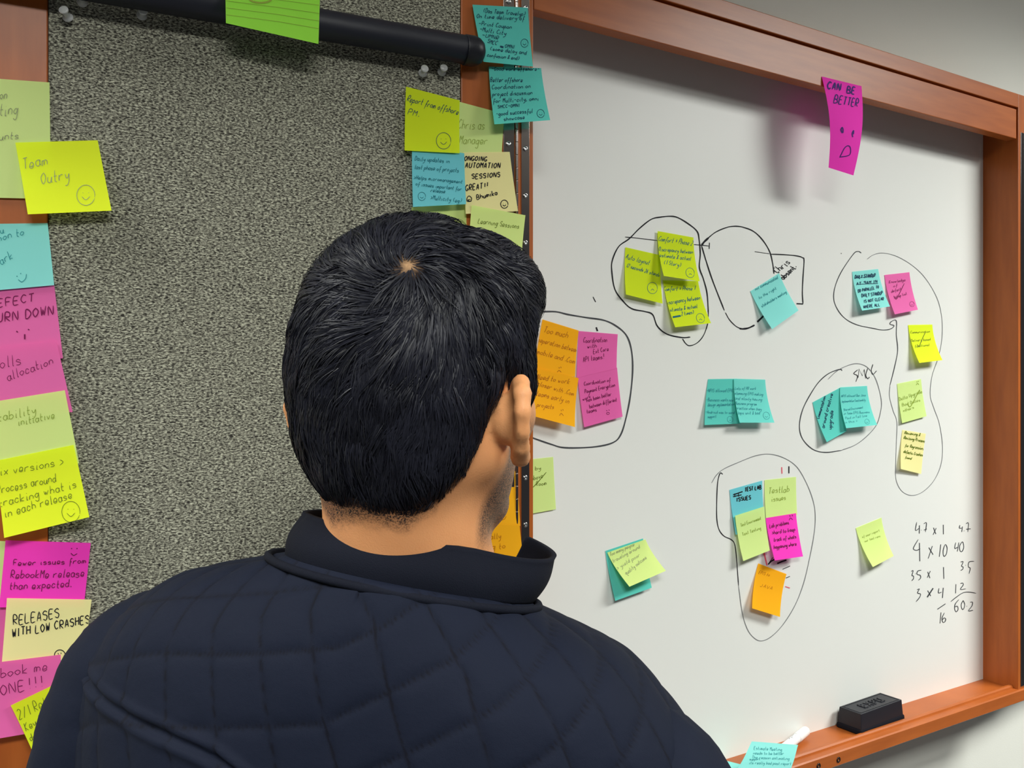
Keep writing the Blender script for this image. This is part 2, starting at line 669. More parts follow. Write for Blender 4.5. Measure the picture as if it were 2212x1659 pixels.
def A6(p):
    return scalepts(p, 1820, 1090, 5.926)


board_ink('marker_loop', [
    (catmull(A1([(935, 1275), (850, 1278), (710, 1245), (620, 1170), (575, 1060), (500, 1030), (380, 1005), (300, 940), (215, 820),
                 (185, 650), (190, 540), (250, 410), (350, 335), (450, 235), (560, 150), (650, 128), (750, 120), (820, 135),
                 (920, 195), (1000, 265), (1020, 350), (1030, 480), (1022, 610), (1060, 720), (1095, 860), (1108, 1060)])), 2.6),
    (catmull(A1([(1108, 1050), (1100, 1150), (1060, 1260), (1000, 1330), (930, 1357), (890, 1335), (860, 1290)])), 1.9),
    (catmull(A1([(310, 318), (400, 326), (620, 352)])), 1.6), (catmull(A1([(968, 390), (1040, 396), (1115, 405)])), 1.7),
    (A1([(1118, 372), (1115, 432)]), 1.7)], 'black')
board_ink('marker_loop', [
    (catmull(A1([(1044, 395), (1070, 362), (1110, 325)])), 4.2),
    (catmull(A1([(1100, 332), (1180, 270), (1290, 225), (1375, 215), (1450, 228), (1540, 265), (1620, 340), (1690, 450),
                 (1720, 560), (1735, 670)])), 2.3),
    (catmull(A1([(1042, 400), (1090, 560), (1150, 740), (1260, 1020)])), 2.5),
    (catmull(A1([(1270, 1040), (1310, 1110), (1370, 1170), (1420, 1195)])), 1.8),
    (catmull(A1([(1405, 1193), (1440, 1196), (1490, 1188), (1550, 1160)])), 3.6),
    (A1([(1575, 1130), (1635, 1072)]), 3.8)], 'black')
board_ink('marker_box', [
    (A1([(1550, 458), (1690, 478)]), 1.2),
    (catmull(A1([(1700, 482), (1850, 488), (1960, 500), (2005, 515), (2022, 540), (2012, 700), (2006, 850), (2012, 958)])), 2.2),
    (A1([(2012, 958), (1950, 955)]), 2.4)], 'black')
st = [(p, 1.7) for p in text_strokes('Chris', *A1([(1770, 665)])[0], *A1([(1900, 560)])[0], 15, slant=-.2)]
st += [(p, 1.9) for p in text_strokes('absent.', *A1([(1825, 725)])[0], *A1([(1960, 600)])[0], 12, slant=-.3)]
board_ink('marker_text', st, 'black')
board_ink('marker_dash', [(A1([(5, 890), (30, 940)]), 1.8), (A1([(35, 1180), (48, 1218)]), 3.2)], 'black')
board_ink('marker_loop', [(catmull(A2([(150, 116), (205, 112), (330, 110), (420, 130), (550, 152), (680, 172), (770, 215), (840, 280),
                                       (875, 380), (885, 520), (870, 700), (840, 860), (800, 990), (740, 1050), (600, 1080),
                                       (400, 1085), (300, 1060), (170, 1015), (110, 990)])), 3.1)], 'dark_gray')
board_ink('marker_loop', [
    (catmull(A3([(1705, 205), (1680, 190), (1560, 235), (1450, 330), (1350, 480), (1280, 620), (1245, 760), (1250, 880),
                 (1300, 980), (1400, 1065), (1530, 1092), (1700, 1070)])), 2.0)], 'dark_gray')
board_ink('marker_loop', [
    (catmull(A3([(1690, 1072), (1850, 1010), (1980, 910), (2080, 790), (2125, 640), (2130, 520), (2090, 350), (2040, 240),
                 (1960, 155), (1860, 128), (1750, 155), (1640, 215), (1550, 300)])), 1.5)], 'gray')
board_ink('marker_text', [
    (catmull(A3([(1875, 195), (1832, 235), (1872, 262), (1855, 325)])), 1.6),
    (A3([(1880, 280), (1890, 185), (1925, 260), (1945, 190), (1960, 290)]), 1.6),
    (catmull(A3([(1982, 180), (1963, 255), (1985, 292), (2002, 272)])), 1.6),
    (catmull(A3([(2040, 135), (2022, 200), (2040, 245), (2080, 205)])), 1.6)], 'black')
board_ink('marker_loop', [
    (catmull(A4([(235, 48), (215, 38), (185, 55), (110, 165), (70, 260), (62, 340), (90, 410), (140, 465), (210, 500), (300, 520),
                 (370, 532), (420, 525), (440, 505), (415, 495), (425, 478), (455, 475), (455, 560), (463, 660), (445, 760),
                 (415, 880)])), 1.7), (A4([(106, 50), (111, 51)]), 1.6)], 'dark_gray')
board_ink('marker_loop', [
    (catmull(A4([(415, 880), (412, 950), (435, 1040), (458, 1110), (455, 1250), (450, 1400), (455, 1480), (490, 1545), (550, 1572),
                 (620, 1550), (690, 1480), (735, 1380), (745, 1260), (725, 1120), (690, 1020), (668, 940), (680, 820), (720, 700),
                 (742, 580), (740, 450), (710, 330), (640, 210), (560, 130), (460, 70), (370, 48), (310, 60), (270, 88)])), 1.2)],
    'gray')
board_ink('marker_loop', [
    (catmull(A5([(232, 243), (210, 235), (190, 310), (183, 450), (183, 600), (200, 690), (240, 745), (300, 775), (330, 820),
                 (345, 950), (360, 1150)])), 1.9)], 'black')
board_ink('marker_loop', [
    (catmull(A5([(360, 1150), (390, 1370), (430, 1500), (480, 1570), (540, 1600), (620, 1570), (720, 1470), (820, 1310), (890, 1130),
                 (940, 920), (975, 730), (985, 590), (970, 470), (920, 330), (840, 190), (740, 115), (620, 80), (500, 92),
                 (350, 150), (240, 200), (180, 250), (140, 315)])), 1.5)], 'gray')
board_ink('marker_dash', [(A5([(770, 178), (770, 236)]), 2.2), (A5([(600, 978), (625, 952), (655, 935)]), 2.6),
                          (A5([(675, 970), (710, 955), (750, 942)]), 3.0), (A5([(718, 1017), (780, 990)]), 1.3),
                          (A5([(745, 1088), (778, 1075)]), 1.3), (A5([(600, 975), (640, 920)]), 1.2)], 'black')
board_ink('marker_dash', [(A5([(712, 185), (714, 238)]), 2.6), (A5([(566, 880), (592, 985)]), 3.6),
                          (A5([(740, 1157), (778, 1170)]), 2.0)], 'red', label='red marker dashes')
nums = [
    [(950, 225), (935, 330), (985, 300)], [(985, 265), (983, 370)], [(1005, 325), (1010, 328)], [(1040, 245), (1075, 235), (1062, 350)],
    [(1042, 325), (1080, 312)], [(1165, 295), (1195, 375)], [(1200, 300), (1160, 385)], [(1290, 258), (1292, 380)],
    [(1503, 262), (1497, 300), (1530, 300)], [(1535, 280), (1527, 350)], [(1553, 335), (1558, 338)],
    [(1580, 245), (1612, 238), (1605, 350)], [(1585, 315), (1640, 310)],
    [(970, 445), (920, 530), (910, 570), (950, 585), (995, 565)], [(985, 490), (990, 725)], [(1105, 550), (1160, 640)],
    [(1150, 530), (1098, 690)], [(1258, 510), (1240, 668)],
    [(1310, 515), (1290, 580), (1290, 640), (1305, 662), (1330, 630), (1340, 560), (1325, 515), (1310, 515)],
    [(1450, 485), (1437, 560), (1475, 545)], [(1490, 485), (1470, 600)],
    [(1530, 475), (1500, 530), (1505, 590), (1530, 600), (1552, 550), (1545, 490), (1530, 475)],
    [(880, 855), (905, 845), (890, 905), (910, 915), (908, 950), (885, 975)], [(936, 885), (941, 888)],
    [(1010, 840), (965, 850), (955, 890), (995, 905), (1000, 940), (970, 970)], [(1090, 860), (1120, 940)], [(1125, 850), (1085, 935)],
    [(1293, 800), (1298, 950)], [(1512, 735), (1545, 730), (1525, 785), (1545, 800), (1540, 825), (1512, 845)], [(1573, 775), (1578, 778)],
    [(1685, 725), (1620, 735), (1612, 795), (1635, 815), (1620, 885)],
    [(955, 1090), (985, 1080), (960, 1130), (1000, 1145), (985, 1190), (940, 1245)], [(1090, 1100), (1130, 1170)],
    [(1235, 1070), (1228, 1130), (1270, 1120)], [(1290, 1065), (1280, 1195)], [(1452, 1020), (1448, 1135)],
    [(1510, 1010), (1540, 1005), (1545, 1030), (1510, 1085), (1580, 1078)],
    [(1385, 1243), (1450, 1190), (1540, 1130), (1620, 1120), (1710, 1135)],
    [(1490, 1215), (1445, 1270), (1435, 1330), (1455, 1372), (1480, 1340), (1470, 1300), (1440, 1310)],
    [(1545, 1225), (1520, 1280), (1530, 1335), (1550, 1335), (1565, 1280), (1545, 1225)], [(1588, 1300), (1593, 1302)],
    [(1635, 1250), (1665, 1250), (1655, 1300), (1612, 1360), (1672, 1352)], [(1215, 1340), (1318, 1270)], [(1262, 1380), (1248, 1520)],
    [(1305, 1385), (1275, 1450), (1285, 1505), (1310, 1500), (1322, 1465), (1300, 1450), (1280, 1475)]]
board_ink('marker_text', [(catmull(A6(p), 4) if len(p) > 2 else A6(p), 1.6) for p in nums] + [(A6([(1160, 1070), (1085, 1185)]), 3)],
          'dark_gray')


# ------------------------------------------------------------------ sticky notes
def inv_bilinear(q, px, py):
    q = [np.array(c, float) for c in q]
    s = t = 0.5
    p = np.array([px, py], float)
    for _ in range(8):
        f = q[0] * (1 - s) * (1 - t) + q[1] * s * (1 - t) + q[2] * s * t + q[3] * (1 - s) * t - p
        fs = -q[0] * (1 - t) + q[1] * (1 - t) + q[2] * t - q[3] * t
        ft = -q[0] * (1 - s) - q[1] * s + q[2] * s + q[3] * (1 - s)
        det = fs[0] * ft[1] - fs[1] * ft[0]
        if abs(det) < 1e-9:
            break
        s -= (f[0] * ft[1] - f[1] * ft[0]) / det
        t -= (fs[0] * f[1] - fs[1] * f[0]) / det
    return s, t


def note(plane, q, color, label, lines=(), ink='black', faces=(), strokes=(), z0=0.8, lift=(8, 8), power=1.9, edge=0.0,
         name='sticky_note', group='sticky notes', cat='sticky note', w=1.5, wave=0.0, top=(0, 0), left_bow=0.0, inkw=None):
    """q: TL, TR, BR, BL in pixels; lift: how far the bottom corners stand off the board, mm (left, right)"""
    z0 /= 1000.0
    lt = (top[0] / 1000 + z0, top[1] / 1000 + z0)
    lb = (lift[0] / 1000 + z0, lift[1] / 1000 + z0)
    c = [plane.hit(*q[0], lt[0]), plane.hit(*q[1], lt[1]), plane.hit(*q[2], lb[1]), plane.hit(*q[3], lb[0])]

    def S(s, t, off=0.0):
        p = c[0] * (1 - s) * (1 - t) + c[1] * s * (1 - t) + c[2] * s * t + c[3] * (1 - s) * t
        L = (lb[0] - lt[0]) * (1 - s) + (lb[1] - lt[1]) * s
        tt = min(max(t, 0), 1)
        corr = L * (tt ** power - tt) + wave * math.sin(math.pi * tt) * math.sin(math.pi * s) + left_bow * math.sin(math.pi * tt)
        return p + plane.n * (corr + off)
    ns, nt = 6, 12
    V = [S(i / ns, j / nt) for j in range(nt + 1) for i in range(ns + 1)]
    F = []
    for j in range(nt):
        for i in range(ns):
            a = j * (ns + 1) + i
            F.append((a, a + ns + 1, a + ns + 2, a + 1))
    o = obj(name, V, F, paper(COLS[color], color), None, smooth=True, label=label, cat=cat, group=group)
    ss = []
    for ln in lines:
        txt, x0, y0, x1, y1, h = ln[:6]
        ww = ln[6] if len(ln) > 6 else w
        ss += [(p, ww) for p in text_strokes(txt, x0, y0, x1, y1, h)]
    for fc in faces:
        ss += [(p, w * 0.9) for p in smiley(*fc)]
    for p, ww in strokes:
        ss.append((p, ww))
    if ss:
        parts = []
        for p, ww in ss:
            v, f = ribbon2d(p, ww)
            st_ = [inv_bilinear(q, *x) for x in v]
            parts.append(([S(min(max(a, 0.004), .996), min(max(b, 0.004), .996), 0.0003) for a, b in st_], f))
        V, F = merge(parts)
        h = obj('handwriting', V, F, INK[ink], o, kind='stuff')
    return o


GL = 'sticky notes down the left edge of the grey panel'
GR = 'sticky notes beside the hinge'
GW = 'sticky notes on the whiteboard'
# --- left column
note(DR, [(-62, 166), (107, 178), (110, 430), (-58, 426)], 'pale_green', 'tall pale green sheet high on the left door stile, above the teal note',
     [('Lunch on', -52, 214, 16, 212, 20), ('Shifting', -46, 252, 40, 246, 24), ('accounts', -50, 304, 42, 300, 16)], 'pencil_gray', z0=0.8, lift=(2, 2), group=GL, w=1.6)
note(DR, [(33, 308), (211, 303), (241, 455), (60, 463)], 'yellow', 'bright yellow note reading Team Outry with a smiley, overlapping grey fabric',
     [('Team', 50, 365, 105, 352, 22), ('Outry', 88, 397, 152, 384, 24)], 'pencil_gray', [(184, 421, 20)], z0=3.5, lift=(14, 14), group=GL, w=1.5)
note(DR, [(-48, 484), (103, 482), (117, 616), (-40, 630)], 'sky_teal', 'teal note with a small drawn smile, between yellow and pink notes on left edge',
     [('you', -20, 508, 10, 502, 14), ('common to', -40, 530, 54, 506, 16), ('Dark', -8, 577, 30, 556, 18)], 'soft_teal',
     strokes=[(catmull([(38, 604), (46, 609), (54, 602), (56, 592)]), 1.6), ([(35, 596), (36, 598)], 2.2), ([(43, 590), (44, 592)], 2.2)],
     z0=0.8, lift=(3, 3), group=GL)
note(DR, [(-42, 624), (117, 615), (136, 774), (-32, 790)], 'pink', 'pink note reading defect burn down in dark capitals',
     [('DEFECT', -22, 667, 78, 650, 17, 2.2), ('BURN DOWN', -26, 700, 120, 678, 19, 2.6)], 'plum',
     strokes=[([(34, 715), (37, 718)], 2.6), ([(59, 711), (62, 713)], 2.6), ([(52, 722), (52, 733)], 3.6)], z0=1.6, lift=(3, 3), group=GL)
note(DR, [(-40, 756), (121, 734), (157, 890), (-14, 905)], 'pink', 'pink note reading trolls allocation, below the defect burn down note',
     [('trolls', -26, 800, 48, 784, 22), ('allocation', 16, 822, 118, 784, 18)], 'plum', z0=5.2, lift=(2, 2), group=GL, w=1.4)
note(DR, [(-28, 870), (140, 843), (171, 1001), (-10, 1026)], 'pale_lime', 'pale green note reading stability initiative in faint pencil',
     [('stability', -16, 914, 80, 892, 18), ('initiative', 38, 920, 120, 902, 16)], 'pencil_green', z0=7.8, lift=(2, 2), group=GL)
note(DR, [(-12, 996), (159, 961), (193, 1117), (9, 1162)], 'yellow', 'bright yellow note about fix versions process with a circled smiley',
     [('Fix versions >', -12, 1030, 140, 1004, 18), ('Process around', -6, 1068, 122, 1040, 18),
      ('tracking what is', -2, 1096, 168, 1052, 17), ('in each release', 10, 1118, 158, 1076, 18)], 'olive', [(152, 1106, 20)],
     z0=10.4, lift=(11, 10), group=GL, w=1.4)
note(DR, [(-90, 1166), (13, 1169), (0, 1300), (-98, 1300)], 'pale_green', 'sliver of pale green note left of the magenta note, at frame edge', z0=0.8, lift=(2, 2), group=GL)
note(DR, [(-150, 1302), (22, 1303), (10, 1440), (-150, 1440)], 'rose', 'sliver of rose pink note left of the cream releases note', z0=1.0, lift=(3, 3), group=GL)
note(DR, [(12, 1167), (196, 1173), (181, 1312), (-2, 1312)], 'magenta', 'magenta note reading fewer issues than expected, with smiley',
     [('Fewer issues from', 28, 1222, 188, 1217, 12), ('RebookMe release', 22, 1250, 184, 1246, 17), ('than expected.', 20, 1274, 156, 1268, 16)],
     'plum', strokes=[(catmull([(152, 1195), (158, 1200), (166, 1196)]), 2), ([(153, 1184), (154, 1186)], 2.6), ([(165, 1184), (166, 1186)], 2.6)],
     z0=2.2, lift=(4, 4), group=GL, w=1.9)
note(DR, [(15, 1292), (198, 1295), (177, 1458), (4, 1431)], 'cream', 'cream note reading releases with low crashes in black capitals',
     [('RELEASES', 28, 1351, 130, 1333, 20, 2.2), ('WITH LOW CRASHES', 26, 1376, 196, 1346, 17, 2.4)], 'black',
     strokes=[(circle_stroke(128, 1416, 12, 12), 2), ([(124, 1411), (125, 1414)], 1.6), ([(130, 1410), (131, 1413)], 1.6)], z0=6.5, lift=(3, 3), group=GL)
note(DR, [(-48, 1436), (131, 1414), (134, 1572), (-30, 1600)], 'rose', 'rose pink note reading rebook me done, near the lower left corner',
     [('Rebook me', -30, 1470, 106, 1446, 20), ('DONE!!!', -18, 1508, 96, 1480, 22, 1.9)], 'plum', z0=10.5, lift=(4, 4), group=GL, w=1.6)
note(DR, [(23, 1524), (179, 1449), (238, 1562), (77, 1638)], 'lime', 'tilted lime note about a release, partly behind the left shoulder',
     [('2/1 Release', 42, 1556, 142, 1506, 22), ('Key Rel dev', 56, 1580, 140, 1536, 17), ('done in', 66, 1602, 110, 1578, 14)], 'olive', z0=15.5, lift=(6, 6),
     group=GL, w=1.5)
# --- beside the hinge
note(DR, [(989, 219), (1090, 246), (1084, 330), (986, 333)], 'pale_green', 'pale green note reading as manager, right of the yellow report note',
     [('Chris as', 990, 278, 1048, 278, 20), ('Manager', 992, 310, 1054, 312, 18)], 'pencil_green', z0=0.9, lift=(3, 3), group=GR, w=1.1)
note(DR, [(877, 187), (993, 217), (993, 331), (874, 325)], 'lime', 'yellow green note reading report from offshore, left of hinge',
     [('Report from offshore', 879, 218, 991, 248, 13), ('PM.', 881, 247, 908, 252, 12)], 'navy', [(958, 304, 16)], z0=3.2, lift=(5, 6), group=GR, w=1.2)
note(DR, [(889, 448), (1007, 440), (1010, 560), (893, 566)], 'pale_lime', 'pale green note whose top edge shows just above the hair, left of learning sessions',
     z0=0.8, lift=(3, 3), group=GR)
note(DR, [(1001, 329), (1101, 328), (1119, 456), (1006, 462)], 'cream', 'cream note reading ongoing automation sessions great in thick black',
     [('ONGOING', 1003, 347, 1053, 348, 10, 2.0), ('AUTOMATION', 1005, 362, 1082, 363, 11, 2.0), ('SESSIONS', 1019, 386, 1082, 382, 10, 2.0),
      ('GREAT!!', 1006, 412, 1055, 406, 12, 2.0), ('@', 1009, 436, 1024, 433, 12, 1.8), ('Bhumika', 1030, 431, 1076, 419, 10, 1.9)], 'black',
     [(1089, 441, 8)], z0=4.2, lift=(4, 4), group=GR, w=1.9)
note(DR, [(890, 316), (1003, 331), (1007, 441), (892, 447)], 'blue_teal', 'blue teal note about daily updates, above the hair at left of hinge',
     [('Daily updates in', 896, 346, 972, 352, 9), ('last phase of projects', 896, 364, 992, 372, 9), ('>Helps micromanagement', 894, 386, 1000, 396, 8),
      ('of issues important for', 898, 400, 998, 412, 8), ('release', 930, 414, 962, 417, 8), ('>Multicity (eg)', 929, 430, 998, 438, 9)], 'teal',
     [(911, 424, 8)], z0=6.5, lift=(5, 5), group=GR, w=1.0)
note(DR, [(1019, 443), (1135, 465), (1127, 549), (1010, 560)], 'pale_lime', 'pale green note reading learning sessions, just above the hair',
     [('Learning Sessions', 1032, 482, 1122, 494, 11)], 'olive', z0=8.5, lift=(3, 3), group=GR, w=1.0)
note(DR, [(1020.5, 10), (1140, 16.5), (1151.5, 144), (1044.5, 133.5)], 'aqua', 'aqua note at top of hinge touching the end of black tube',
     [('(Das Team Travelyp)', 1043, 27, 1136, 34, 9), ('On time delivery of', 1030, 38, 1134, 44, 9), ('-Print Coupon', 1034, 54, 1106, 62, 9),
      ('-Multi City', 1036, 66, 1094, 76, 9), ('-UMNR', 1041, 79, 1078, 86, 8), ('SMCC', 1052, 92, 1074, 98, 9), ('OMNI', 1090, 103, 1112, 105, 8),
      ('(some delay and', 1058, 108, 1138, 118, 8), ('confusion & end)', 1052, 122, 1122, 130, 8)], 'navy', [(1133, 93, 8)],
     strokes=[([(1080, 100), (1087, 102)], 4)], z0=4.0, lift=(12, 8), top=(0, 0), power=1.3, group=GR, w=1.15)
note(DR, [(1056, 144), (1169, 147), (1188.6, 259.5), (1068, 268.6)], 'aqua', 'aqua note reading better offshore coordination, lower of the two on hinge',
     [('-Good work offshore-', 1062, 152, 1166, 152, 7), ('Better offshore', 1060, 176, 1130, 176, 9), ('Coordination on', 1064, 192, 1148, 189, 9),
      ('project discussion', 1065, 207, 1152, 203, 9), ('for Multi-city, omni', 1066, 222, 1166, 216, 9), ('SMCC-OMNI', 1076, 234, 1124, 230, 7),
      ('-good successful', 1072, 250, 1152, 243, 9), ('showcase', 1088, 261, 1134, 256, 8)], 'navy', [(1168, 245, 8)], z0=5.0, lift=(15, 14),
     power=1.5, group=GR, w=1.15)
note(DR, [(1003, 1010), (1117, 1018), (1124, 1136), (1008, 1130)], 'orange', 'orange note with small smile, just under the jaw',
     [], 'rust', strokes=[(catmull([(1070, 1117), (1076, 1123), (1088, 1122), (1093, 1115)]), 1.2), (circle_stroke(1079, 1108, 2, 3), 1), (circle_stroke(1085, 1108, 2, 3), 1)],
     z0=0.9, lift=(3, 3), group=GR)
note(DR, [(1012, 1128), (1122, 1132), (1134, 1232), (1024, 1250)], 'orange', 'orange note between the collar and the smile note beside the neck',
     [('finally', 1040, 1168, 1084, 1162, 12), ('going to', 1030, 1190, 1094, 1184, 12), ('get', 1050, 1214, 1078, 1211, 10)], 'rust', z0=3.8, lift=(3, 3),
     group=GR, w=1.1)
# --- whiteboard
note(WB, [(1172, 690), (1250, 714), (1242, 814), (1154, 799)], 'orange', 'upper orange note reading too much separation, right of head',
     [('Too much', 1174, 718, 1228, 730, 13), ('seperation between', 1162, 738, 1249, 762, 11), ('mobile and .Com', 1160, 764, 1243, 786, 11)], 'rust',
     strokes=[([(1207, 793), (1208, 796)], 1.4), ([(1211, 792), (1212, 795)], 1.4), (catmull([(1203, 804), (1207, 800), (1212, 804)]), 1.4)],
     z0=0.8, lift=(4, 5), group=GW, w=1.2)
note(WB, [(1159, 792), (1250, 817), (1242, 922.5), (1153, 899)], 'orange', 'lower orange note reading need to work closer, right of ear',
     [('Need to work', 1161, 818, 1232, 830, 11), ('closer with .Com', 1162, 832, 1242, 856, 10), ('teams early in', 1160, 854, 1232, 872, 11),
      ('projects', 1161, 878, 1198, 884, 10)], 'rust', strokes=[([(1213, 885), (1214, 888)], 1.3), ([(1217, 884), (1218, 887)], 1.3),
     (catmull([(1209, 898), (1213, 893), (1218, 898)]), 1.3)], z0=6.0, lift=(14, 12), group=GW, w=1.2)
note(WB, [(1250, 715), (1334.5, 722), (1332, 796), (1246, 816)], 'rose', 'upper pink note reading coordination with external API teams',
     [('Coordination', 1260, 740, 1312, 739, 11), ('with', 1269, 752, 1290, 750, 9), ('Ext Core', 1282, 764, 1316, 757, 9), ('API teams!', 1260, 783, 1306, 774, 11)],
     'plum', z0=0.9, lift=(3, 3), group=GW, w=1.1)
note(WB, [(1248, 815), (1333, 794), (1345, 900), (1262, 923)], 'rose', 'lower pink note about payment encryption, with small sad face',
     [('Coordination of', 1262, 833, 1320, 824, 8), ('Payment Encryption', 1264, 850, 1330, 834, 8), ('work', 1260, 866, 1278, 858, 7),
      ('has been better', 1268, 868, 1322, 854, 8), ('between different', 1274, 882, 1334, 866, 8), ('teams', 1268, 893, 1290, 888, 8)], 'plum',
     strokes=[([(1310, 886), (1311, 888)], 1.4), ([(1315, 885), (1316, 887)], 1.4), (circle_stroke(1313, 893, 3, 2.4), 1)], z0=3.6, lift=(4, 3), group=GW, w=1.1)
note(WB, [(1118, 995), (1195, 987), (1201, 1100), (1120, 1115)], 'pale_green', 'pale green note with a black tick, half behind the hinge side',
     [('by', 1156, 1016, 1170, 1014, 8), ('above', 1148, 1038, 1174, 1032, 10), ('Room', 1158, 1050, 1182, 1047, 9)], 'olive', z0=0.8, lift=(2, 2), group=GW,
     strokes=[(catmull([(1151, 1053), (1163, 1040), (1180, 1020)]), 1.6)], w=1.0)
note(WB, [(1351, 534), (1426, 551), (1431.5, 656), (1352, 636)], 'lime', 'lime note about auto layout, lower left of three in big loop',
     [('Auto layout', 1352, 558, 1404, 572, 10), ('12 seconds 26 stands', 1354, 576, 1426, 598, 8)], 'teal', [(1410, 622, 11, True)], z0=0.8, lift=(9, 7), group=GW, w=1.0)
note(WB, [(1432, 606), (1508, 607), (1536, 698), (1458.6, 707)], 'lime', 'lime note reading comfort phase 1, bottom of the three in big loop',
     [('Comfort + Phase 1', 1435, 628, 1504, 626, 9), ('Discrepancy between', 1441, 658, 1516, 646, 9), ('estimate & actual', 1446, 674, 1510, 664, 8),
      ('2 times)', 1474, 682, 1502, 677, 8)], 'teal', [(1514, 687, 9, True)], strokes=[([(1455, 685), (1472, 682)], 4), ([(1450, 679), (1452, 688)], 1)],
     z0=1.0, lift=(14, 14), group=GW, w=1.0)
note(WB, [(1420.6, 499), (1498, 513), (1512, 608), (1434, 596)], 'lime', 'lime note reading comfort phase 2, top of the three in big loop',
     [('Comfort + Phase 2', 1424, 520, 1498, 530, 10), ('Discrepancy between', 1426, 541, 1500, 548, 8), ('estimate & actual', 1428, 554, 1496, 562, 8),
      ('(1 Story)', 1436, 570, 1474, 576, 9)], 'teal', [(1492, 589, 9.5, True)], z0=3.0, lift=(16, 14), group=GW, w=1.0)
note(WB, [(1621, 629), (1683, 590), (1725, 670.5), (1668, 711)], 'sky_teal', 'tilted teal note below the word Chris inside the drawn box',
     [('not communicated', 1632, 628, 1682, 601, 7), ('to the right', 1642, 646, 1680, 624, 6), ('stakeholders meeting', 1648, 664, 1702, 632, 6)],
     'soft_teal', z0=0.8, lift=(15, 13), group=GW, w=1.0, power=1.6)
note(WB, [(1841, 587), (1897, 581), (1922.6, 662), (1862.5, 671)], 'sky_teal', 'teal note about daily standup in dark capitals, left of small pink note',
     [('DAILY STANDUP', 1848, 602, 1893, 598, 7, 1.6), ('AT 9AM IN', 1853, 616, 1899, 610, 6, 1.5), ('DD PARALLEL TO', 1857, 632, 1902, 622, 6, 1.5),
      ('DAILY STANDUP', 1864, 642, 1910, 636, 7, 1.5), ('IS NOT CLEAR', 1868, 654, 1912, 648, 6, 1.5), ('WHERE ALL', 1866, 666, 1902, 661, 6, 1.5)],
     'navy', strokes=[([(1854, 614), (1899, 612)], 1.4), ([(1849, 600), (1892, 597)], 1.2)], z0=0.8, lift=(15, 13), group=GW)
note(WB, [(1910.6, 594), (1964.5, 588), (1983, 669), (1933, 679)], 'pink', 'small pink note with a tick, right of the daily standup note',
     [('Knowledge', 1922, 612, 1958, 607, 6), ('of', 1932, 620, 1942, 618, 5), ('defect', 1928, 632, 1950, 626, 6), ('setup list', 1934, 645, 1962, 636, 6)],
     'plum', strokes=[(catmull([(1933, 639), (1938, 646), (1944, 636), (1955, 612)]), 1.5)], faces=[(1971, 657, 5)], z0=0.8, lift=(12, 10), group=GW, w=0.8)
note(WB, [(1962, 702), (2014, 701), (2036, 778), (1986, 784)], 'yellow', 'bright yellow note with a tick, below the small pink note',
     [('Communication', 1969, 720, 2012, 718, 5), ('Delivery based', 1972, 738, 2014, 735, 5), ('functional', 1980, 750, 2012, 747, 5)],
     'olive', strokes=[(catmull([(1985, 744), (1989, 749), (1994, 736), (2002, 716)]), 1.5)], z0=0.8, lift=(17, 17), group=GW, w=0.7)
note(WB, [(1938, 829), (1989.6, 818.6), (2001.6, 899), (1949, 914)], 'pale_green', 'pale green note with a tick, between yellow and cream notes',
     [('Delta Upgrade', 1944, 866, 1994, 848, 7), ('Bad Dates', 1950, 878, 1990, 866, 6), ('others', 1952, 890, 1976, 882, 6)], 'pencil_green',
     strokes=[(catmull([(1961, 872), (1966, 879), (1973, 869), (1987, 842)]), 1.8), ([(1980, 824), (1981, 826)], 1.3), ([(1983, 823), (1984, 825)], 1.3),
              (catmull([(1979, 832), (1982, 828), (1985, 831)]), 1.2)], z0=0.8, lift=(5, 5), group=GW, w=0.8)
note(WB, [(1949.5, 928.6), (2000, 937), (1990, 1024), (1946, 1013)], 'cream', 'cream note about revising process for regression, lowest in right column',
     [('Reviewing &', 1954, 937, 1988, 942, 6, 1.3), ('Revising Process', 1953, 948, 1999, 956, 6, 1.3), ('for Regression,', 1956, 965, 1996, 972, 6, 1.2),
      ('defects, Crashes', 1953, 978, 1994, 986, 6, 1.2), ('found', 1956, 990, 1970, 993, 5, 1.2)], 'olive', z0=0.8, lift=(8, 4), group=GW)
note(WB, [(1529.7, 819), (1592, 818), (1600, 915), (1522, 918)], 'aqua', 'left teal note of the pair at the middle of the whiteboard',
     [('-NPIS allowed EPIC', 1527, 847, 1586, 847, 7), ('-Business wants new', 1527, 867, 1586, 867, 7), ('design implementation', 1530, 878, 1588, 876, 7),
      ('-Android was to send', 1525, 893, 1588, 894, 6), ('support', 1529, 903, 1548, 902, 6)], 'soft_teal', [(1577, 906, 6, True)], z0=0.8, lift=(7, 7), group=GW, w=0.9)
note(WB, [(1585.5, 818), (1653, 820), (1673, 913), (1598, 913)], 'teal', 'right teal note of the pair at the middle of the whiteboard',
     [('Lots of PR work', 1590, 842, 1636, 842, 6), ('stemming EPIS making', 1590, 852, 1652, 855, 6), ('and slowly having', 1591, 863, 1650, 866, 6),
      ('Business program', 1592, 874, 1638, 876, 6), ('practice when they', 1593, 884, 1648, 887, 6), ('laps unit & bad', 1596, 895, 1644, 895, 6)], 'soft_teal',
     [(1657, 898, 7)], z0=2.5, lift=(16, 16), group=GW, w=0.9)
note(WB, [(1755.5, 869), (1816, 836.6), (1829, 931), (1786, 955)], 'aqua', 'tilted teal note with upward writing inside the round loop, left of pair',
     [('Communication', 1772, 905, 1784, 856, 7, 1.4), ('around creative', 1783, 925, 1799, 850, 7, 1.4), ('upgrade', 1797, 928, 1802, 886, 7, 1.4)], 'navy',
     z0=0.8, lift=(13, 9), group=GW)
